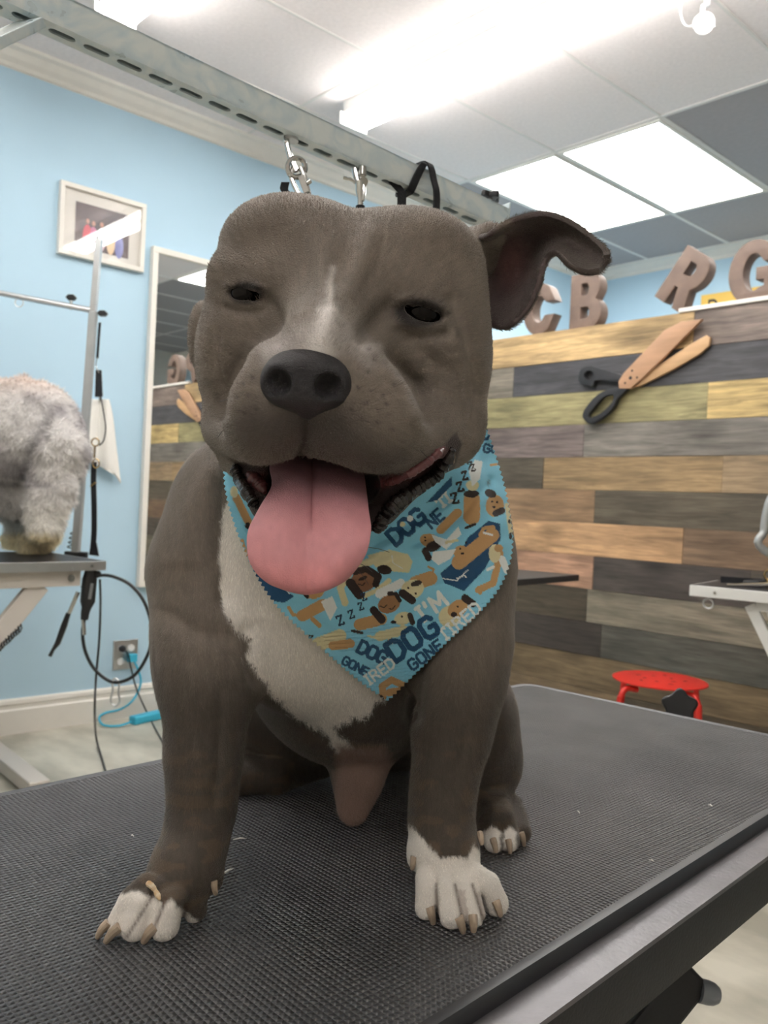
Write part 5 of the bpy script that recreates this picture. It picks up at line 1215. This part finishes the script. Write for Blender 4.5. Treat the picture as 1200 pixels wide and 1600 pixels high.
# bags, pups, letters
Y_([(178, 585), (232, 618), (335, 700), (298, 724), (252, 716), (196, 640)], NVY); S_([(214, 628), (250, 622), (318, 690)], 4, WHT); S_([(232, 640), (262, 660)], 5, WHT)
S_([(315, 742), (330, 768), (372, 776)], 13, TAN); S_([(366, 772), (440, 732)], 44, TAN); S_([(405, 785), (430, 808)], 18, TAN); E_(412, 686, 36, 22, TAN, -10); S_([(375, 690), (385, 700)], 14, DRK); E_(440, 668, 18, 9, CRM, 20); Y_([(436, 718), (478, 700), (497, 742), (470, 792), (452, 752)], WHT)
S_([(118, 330), (162, 420)], 30, TAN); E_(160, 436, 10, 12, DRK); S_([(140, 492), (155, 545)], 14, TAN); E_(110, 310, 14, 22, CRM); S_([(92, 200), (120, 235)], 16, WHT)
S_([(278, 768), (312, 800)], 16, DRK); TX('O', 334, 850, 34, 30, WHT); TX('Z', 388, 868, 22, 10, DRK)
S_([(425, 880), (505, 848)], 52, CRM); S_([(480, 884), (545, 876)], 34, TAN); S_([(430, 905), (440, 880)], 16, CRM)
Y_([(610, 548), (690, 524), (760, 540), (778, 570), (765, 612), (700, 606), (640, 590)], CRM); S_([(700, 545), (705, 575), (740, 595)], 3, WHT); S_([(525, 724), (508, 668), (548, 600), (630, 565)], 26, CRM); S_([(590, 700), (640, 680), (690, 640)], 18, CRM)
E_(596, 640, 52, 42, lin(140, 100, 74), -25); S_([(545, 650), (578, 694)], 34, DRK); S_([(560, 606), (606, 596), (650, 625), (640, 655)], 26, DRK); E_(672, 600, 28, 17, DRK, 10); E_(592, 632, 18, 7, DRK, -25); S_([(575, 655), (590, 660), (600, 650)], 4, DRK)
for x, y, s in ((503, 808, 34), (545, 782, 28), (580, 752, 26), (592, 716, 26)): TX('Z', x, y, s, -18, lin(30, 52, 84), .2)
S_([(655, 690), (735, 650)], 34, WHT); S_([(580, 805), (660, 785)], 44, TAN); S_([(552, 828), (588, 836)], 11, DRK); E_(690, 728, 44, 33, lin(160, 118, 80), -25); S_([(632, 752), (662, 786)], 30, DRK); S_([(690, 690), (715, 690), (730, 715)], 15, DRK); S_([(655, 735), (670, 742), (682, 732)], 4, DRK); S_([(690, 745), (702, 748), (712, 735)], 4, DRK)
S_([(790, 650), (845, 632)], 52, TAN); S_([(850, 620), (858, 600), (838, 590)], 8, TAN); E_(778, 672, 44, 36, CRM, -20); S_([(740, 688), (776, 714)], 30, DRK); E_(792, 650, 22, 10, DRK, -15); E_(762, 668, 4, 4, DRK); E_(790, 690, 5, 4, DRK)
S_([(612, 848), (652, 856)], 9, CRM); S_([(655, 848), (745, 826)], 36, CRM); S_([(690, 860), (700, 872)], 12, CRM); E_(742, 782, 34, 24, CRM, -15); S_([(768, 770), (778, 798)], 20, DRK); E_(706, 796, 11, 6, DRK); E_(738, 775, 4, 4, DRK)
TX("I'M", 822, 792, 56, -36, WHT, .26, .22)
E_(918, 775, 42, 40, CRM, -30); E_(948, 745, 40, 30, TAN, -35); S_([(975, 706), (1004, 728)], 28, DRK); E_(934, 768, 12, 9, DRK); E_(948, 738, 4, 4, DRK)
TX('TIRED', 900, 868, 43, -39.5, WHT, .21, .27)
TX('DOG', 716, 944, 74, -34, NVY, .27, .26); TX('GONE', 782, 978, 40, -36, NVY, .25, .24)
TX('DOG', 570, 905, 44, 26, NVY, .3, .16); TX('GONE', 512, 950, 30, 28, NVY, .28, .18); TX('IRED', 618, 1030, 38, -36, WHT, .22, .26)
S_([(668, 1076), (664, 1036), (700, 1012), (748, 1034)], 26, TAN); S_([(690, 1060), (735, 1052)], 28, TAN); E_(660, 1078, 8, 8, DRK)
Y_([(882, 612), (948, 560), (985, 480), (1062, 418), (1104, 428), (1108, 486), (1048, 598), (972, 680), (900, 652)], NVY); S_([(952, 572), (1075, 472)], 54, TAN); E_(960, 535, 28, 26, TAN); S_([(1030, 470), (1045, 445), (1080, 440), (1086, 470)], 12, TAN); S_([(1045, 462), (1075, 470)], 8, WHT); S_([(892, 632), (945, 640), (985, 600)], 4, WHT); S_([(945, 632), (972, 620), (980, 628)], 5, WHT); E_(978, 500, 4, 4, DRK); E_(958, 522, 4, 4, DRK); E_(966, 540, 6, 5, DRK)
S_([(1000, 338), (1000, 402)], 62, TAN); E_(998, 316, 30, 14, DRK); S_([(978, 444), (1012, 430)], 10, DRK); E_(1002, 285, 24, 20, CRM); S_([(1015, 240), (1018, 255)], 10, DRK)
E_(1086, 362, 34, 42, TAN); E_(1070, 316, 22, 15, DRK, 20); S_([(1090, 390), (1112, 380)], 26, DRK); E_(1076, 346, 4, 4, DRK); E_(1094, 348, 4, 4, DRK); E_(1082, 366, 6, 5, DRK)
for x, y, s in ((930, 352, 34), (950, 308, 32), (968, 266, 30), (990, 226, 26)): TX('Z', x, y, s, -12, DRK, .24)
Y_([(990, 235), (1010, 190), (1040, 195), (1030, 260), (1000, 290)], WHT); TX('Z', 1000, 232, 22, -12, DRK, .24)
S_([(885, 450), (945, 388)], 36, TAN); E_(842, 492, 38, 27, TAN, 20); E_(858, 512, 30, 17, DRK, -20); Y_([(850, 470), (905, 488), (950, 440), (962, 468), (905, 522), (865, 500)], WHT); S_([(905, 500), (945, 490)], 10, CRM); E_(824, 478, 4, 4, DRK); E_(826, 492, 5, 4, DRK)
TX('DOG', 716, 508, 58, -40, NVY, .28, .2); TX('NE', 850, 444, 40, -40, NVY, .25, .22); TX('TI', 888, 372, 40, -38, WHT, .25, .22)
S_([(826, 530), (838, 556)], 26, DRK); Y_([(855, 530), (942, 522), (920, 560), (875, 585), (848, 560)], WHT)
Y_([(828, 350), (905, 270), (925, 250), (925, 285), (870, 340)], NVY); E_(768, 408, 12, 12, WHT); E_(740, 430, 10, 10, CRM)
S_([(1105, 540), (1092, 600), (1080, 650), (1025, 676)], 26, TAN); S_([(1020, 676), (1032, 688)], 12, TAN); S_([(1112, 560), (1132, 604)], 26, WHT); E_(1085, 540, 22, 34, CRM); E_(1100, 520, 16, 14, TAN); E_(1078, 590, 6, 5, DRK); S_([(1060, 600), (1080, 590)], 12, WHT)
TX('D', 1040, 112, 40, -5, NVY, .28); TX('GO', 1044, 160, 30, 5, NVY, .28); S_([(1072, 210), (1098, 206)], 10, TAN); S_([(1132, 360), (1146, 460)], 18, CRM); E_(1140, 420, 5, 8, DRK); E_(1144, 475, 6, 14, DRK)
bc = bc*(.96+.08*vnoise(np.stack([bx_, by_, bx_*0], 1), .8, 12))[:, None]
ii, jj = np.meshgrid(np.arange(NV-1), np.arange(NU-1), indexing='ij'); q0 = (ii*NU+jj).ravel(); Qb = np.stack([q0, q0+1, q0+NU+1, q0+NU], 1)
# cloth goes on around the neck out of sight: extra columns behind both upper edges
Vx, Fx, Cx = [Pb], [Qb], [bc]; n0 = len(Pb)
for side, nrow in ((0, 150), (NU-1, 250)):
    E0 = Pb.reshape(NV, NU, 3)[:nrow:2, side]; r_ = len(E0); K_ = 10; S = []
    ctr = P3(560, 660, .80); ctr2 = ctr
    for k_ in range(K_+1):
        t_ = k_/K_; tgt = np.array([ctr[0], 0, .86]); fade = np.linspace(1, 0, r_)[:, None]
        bulge = E0.copy(); bulge[:, 0] += (tgt[0]-E0[:, 0])*(t_**1.6); bulge[:, 1] += (.055-(E0[:, 1]+.0))*t_*.75; bulge[:, 2] += (.865-E0[:, 2])*math.sin(t_*math.pi/2)
        S.append(bulge)
    S = np.array(S); m0 = sum(len(v) for v in Vx); Vx.append(S.reshape(-1, 3)); Cx.append(np.tile(lin(140, 212, 238), (S.shape[0]*r_, 1)))
    kk, rr = np.meshgrid(np.arange(K_), np.arange(r_-1), indexing='ij'); b0 = (m0+kk*r_+rr).ravel(); Fx.append(np.stack([b0, b0+1, b0+r_+1, b0+r_], 1))
Pb2, Qb2, bc2 = np.concatenate(Vx), np.concatenate(Fx), np.concatenate(Cx)
CLOTH = mat('printed cotton', rough=.85, attr='coat', bump=.25, bscale=1500, sheen=.15)
bo = quad_object('bandana', C2W(Pb2), Qb2, CLOTH, DOG, bc2); bo['label'] = 'light blue printed bandana with pinked edges'
s_ = bo.modifiers.new('thick', 'SOLIDIFY'); s_.thickness = .0012; s_.offset = 0

# ================================================================== FUR
def strands(name, P, Q, col, N_, n, length, width, flow, lift, m, parent, area_w=None, seed=1, jitter=.35, lvar=.5, bend=0.0, floorz=TZ+.0006):
    r = np.random.default_rng(seed)
    A = np.linalg.norm(np.cross(P[Q[:, 2]]-P[Q[:, 0]], P[Q[:, 3]]-P[Q[:, 1]]), axis=1)
    if area_w is not None: A = A*area_w(P[Q].mean(1), N_[Q].mean(1))
    fi = r.choice(len(Q), n, p=A/A.sum()); w_ = r.dirichlet((1, 1, 1, 1), n); q = Q[fi]
    p = (P[q]*w_[..., None]).sum(1); nn = (N_[q]*w_[..., None]).sum(1); nn /= np.linalg.norm(nn, axis=1, keepdims=True)+1e-9; c = (col[q]*w_[..., None]).sum(1)
    d = flow(p, nn)+r.normal(0, jitter, (n, 3)); d -= nn*(d*nn).sum(1, keepdims=True); d /= np.linalg.norm(d, axis=1, keepdims=True)+1e-9
    L_ = length(p)*(1-lvar+2*lvar*r.random(n)) if callable(length) else length*(1-lvar+2*lvar*r.random(n)); L_ = L_[:, None]
    li = lift*(.4+1.2*r.random((n, 1))); side = np.cross(nn, d); w2 = (width*(.7+.6*r.random((n, 1))))/2
    base_ = p-nn*.0006; tip = p+(d+nn*li)/np.sqrt(1+li**2)*L_; midp = p+(d*.5+nn*li*(.5+bend))*L_
    V = np.stack([base_-side*w2, base_+side*w2, midp+side*w2*.7, midp-side*w2*.7, tip], 1).reshape(-1, 3)
    i0 = np.arange(n)*5; T1 = np.stack([i0, i0+1, i0+2], 1); T2 = np.stack([i0, i0+2, i0+3], 1); T3 = np.stack([i0+3, i0+2, i0+4], 1)
    Vw = C2W(V); Vw[:, 2] = np.maximum(Vw[:, 2], floorz); V = W2C(Vw)
    cc = np.repeat(c*(.76+.48*r.random((n, 1))), 5, 0)
    o = quad_object(name, C2W(V), np.concatenate([T1, T2, T3]), m, parent, cc); o['kind'] = 'stuff'; return o
def dogflow(p, n):
    head = (p[:, 2] < .70) & (p[:, 1] > .03)
    v = np.tile(np.array([0, -1., .25]), (len(p), 1)); nose = P3(480, 590, .47); h_ = p-nose; h_[:, 1] = h_[:, 1]*.8+.02; h_ /= np.linalg.norm(h_, axis=1, keepdims=True)+1e-9
    v[head] = h_[head]; return v
Pc, Q, coat, N0 = DOGM
px, py = cproj(Pc)
wmask = (1-mouth)*(np.hypot((px-478)/75, (py-597)/55) > 1)*(np.hypot((px-385)/24, (py-458)/14) > 1)*(np.hypot((px-655)/36, (py-489)/18) > 1)*(Pw[:, 2] > TZ+.004)
for pts in (((240, 1398), (198, 1464)), ((260, 1404), (233, 1470)), ((290, 1414), (283, 1462)), ((681, 1382), (685, 1446)), ((711, 1382), (726, 1452)), ((738, 1382), (756, 1440))): wmask = wmask*((segdist(px, py, pts) > 3.0) | (Pc[:, 2] > .74))
Nn = normals(Pc, Q)
def aw(c, n): return np.where(n[:, 2] < .35, 1.0, .12)
keep = (wmask[Q].min(1) > .5); Qk = Q[keep]
def flen(p):
    q = np.full(len(p), .0056); q[(p[:, 2] < .70) & (p[:, 1] > -.0)] = .0044; y_ = 800-F*p[:, 1]/p[:, 2]; q[(y_ > 1290) & (p[:, 2] < .9)] = .0024; return q
strands('fur', Pc, Qk, coat*1.1, Nn, 340000, flen, .00040, dogflow, .13, FUR, DOG, aw, 3, .14)
Pe, Qe = EARD; Ne = normals(Pe, Qe); Ne = Ne*np.sign(Ne[:, 2:3]+1e-9)
strands('ear_fur', Pe+Ne*.0024, Qe, np.tile(base*1.05, (len(Pe), 1)), Ne, 26000, lambda p: np.full(len(p), .0034), .00042, lambda p, n: np.tile(np.array([.8, -.2, 0]), (len(p), 1)), .3, FUR, ear, None, 5, .3)
strands('ear_fur', Pe-Ne*.0024, Qe, ce*1.1, -Ne, 12000, lambda p: np.full(len(p), .0026), .0004, lambda p, n: np.tile(np.array([.8, -.2, 0]), (len(p), 1)), .25, FUR, ear, None, 6, .3)
cf = [C2W(P3(x, y, (surf0(x, y) or .635)-.0015)) for x, y in ((229, 1379), (237, 1384), (243, 1392), (250, 1406))]
tag(MB().tube(crv(cf, 4), [.0012, .002, .0024, .0022, .0024, .002, .0022, .0018, .0016, .002, .0022, .0014, .0008], 7).build('hair_clipping', mat('pale fluff', srgb(226, 214, 190), .9, col2=srgb(196, 150, 92), nscale=160)), 'pale yellowish fluff stuck on top of the left front paw', 'hair clipping', 'pale clippings on the mat')
# whiskers
r_ = random.Random(4); WSK = mat('dark whisker', srgb(38, 34, 34), .5); m = MB()
for (x, y, dx, dy) in ((612, 672, 62, 50), (380, 644, -40, 40), (388, 618, -46, 10), (566, 655, 10, 70), (560, 880, 22, 14), (556, 890, 20, 24), (575, 855, 34, 8)):
    d = .535 if x < 690 and y < 800 else (.62 if y < 800 else .585)
    pts = [P3(x, y, d-.012), P3(x+dx*.5, y+dy*.35, d+.0), P3(x+dx, y+dy, d+.02)]
    MB().tube([C2W(q) for q in crv(pts, 5)], [.0002]*10+[.0001], 4).build('whisker', WSK, DOG)

# ================================================================== THE FLUFFY GREY DOG ON THE LEFT TABLE
Gp = lambda x, y, h: G(x, y, h, LZ)
pc0 = C2W(Gp(40, 866, 0)); POO = thing('dog', (pc0[0]-.2, pc0[1]-.2, LZ), 'fluffy light grey dog with cream feet standing on the left table, seen from behind', 'dog')
DP = 3.02
g_ = Field((-2.15, -.32, 2.60), (-.98, .62, 3.42), .009)
g_.ell(P3(50, 675, DP+.03), (.175, .165, .14), .06); g_.cone(P3(30, 668, DP+.05), P3(-190, 656, DP-.05), .160, .150, .08)
g_.chain([(P3(92, 705, DP-.05), .098), (P3(80, 765, DP-.05), .070), (P3(70, 812, DP-.05), .055), (Gp(66, 862, .06), .054)], .04)
g_.chain([(Gp(66, 862, .05), .055), (Gp(45, 866, .035), .046)], .04)
g_.chain([(P3(22, 715, DP+.16), .085), (P3(20, 775, DP+.16), .060), (Gp(32, 858, .08), .050), (Gp(20, 860, .035), .042)], .06)
g_.chain([(P3(-170, 690, DP-.12), .085), (Gp(-185, 880, .04), .05)], .05); g_.chain([(P3(-190, 690, DP+.08), .085), (Gp(-205, 868, .04), .05)], .05)
g_.chain([(P3(-200, 620, DP-.05), .11), (P3(-235, 560, DP-.05), .085), (P3(-265, 530, DP-.05), .09), (P3(-310, 545, DP-.08), .045)], .06); g_.ell(P3(-250, 550, DP-.13), (.03, .09, .035), .03)
Pq, Qq = g_.mesh(); Pq = smooth(Pq, Qq, 1); Nq = normals(Pq, Qq)
Pq = Pq+Nq*((vnoise(Pq, 22, 5)-.5)*.022+(vnoise(Pq, 55, 6)-.5)*.012)[:, None]; wq = C2W(Pq); wq[:, 2] = np.maximum(wq[:, 2], LZ+.001); Pq = W2C(wq); Nq = normals(Pq, Qq)
qx, qy = cproj(Pq); cq = np.tile(lin(222, 219, 217), (len(Pq), 1)); qn = vnoise(Pq, 14, 7)
cq = mixc(cq, lin(176, 172, 174), sstep(.45, .75, qn)*(qy < 760)); cq = mixc(cq, lin(224, 208, 198), np.exp(-((qy-590)/22.)**2)*.8)
cq = mixc(cq, lin(96, 92, 96), np.exp(-(segdist(qx, qy, [(35, 740), (48, 705), (75, 655)])/10.)**2)*.6); cq = mixc(cq, lin(232, 229, 222), sstep(770, 820, qy)*.8); cq = mixc(cq, lin(236, 222, 186), sstep(826, 842, qy))
PFUR = furmat('fluffy coat', rough=.8)
pb_ = quad_object('body', wq, Qq, PFUR, POO, cq)
strands('fur', Pq, Qq, cq*1.1, Nq, 110000, lambda p: np.full(len(p), .020), .0016, lambda p, n: np.tile(np.array([.15, -.8, 0]), (len(p), 1)), .7, PFUR, POO, None, 8, .6, .4, 0, LZ+.001)
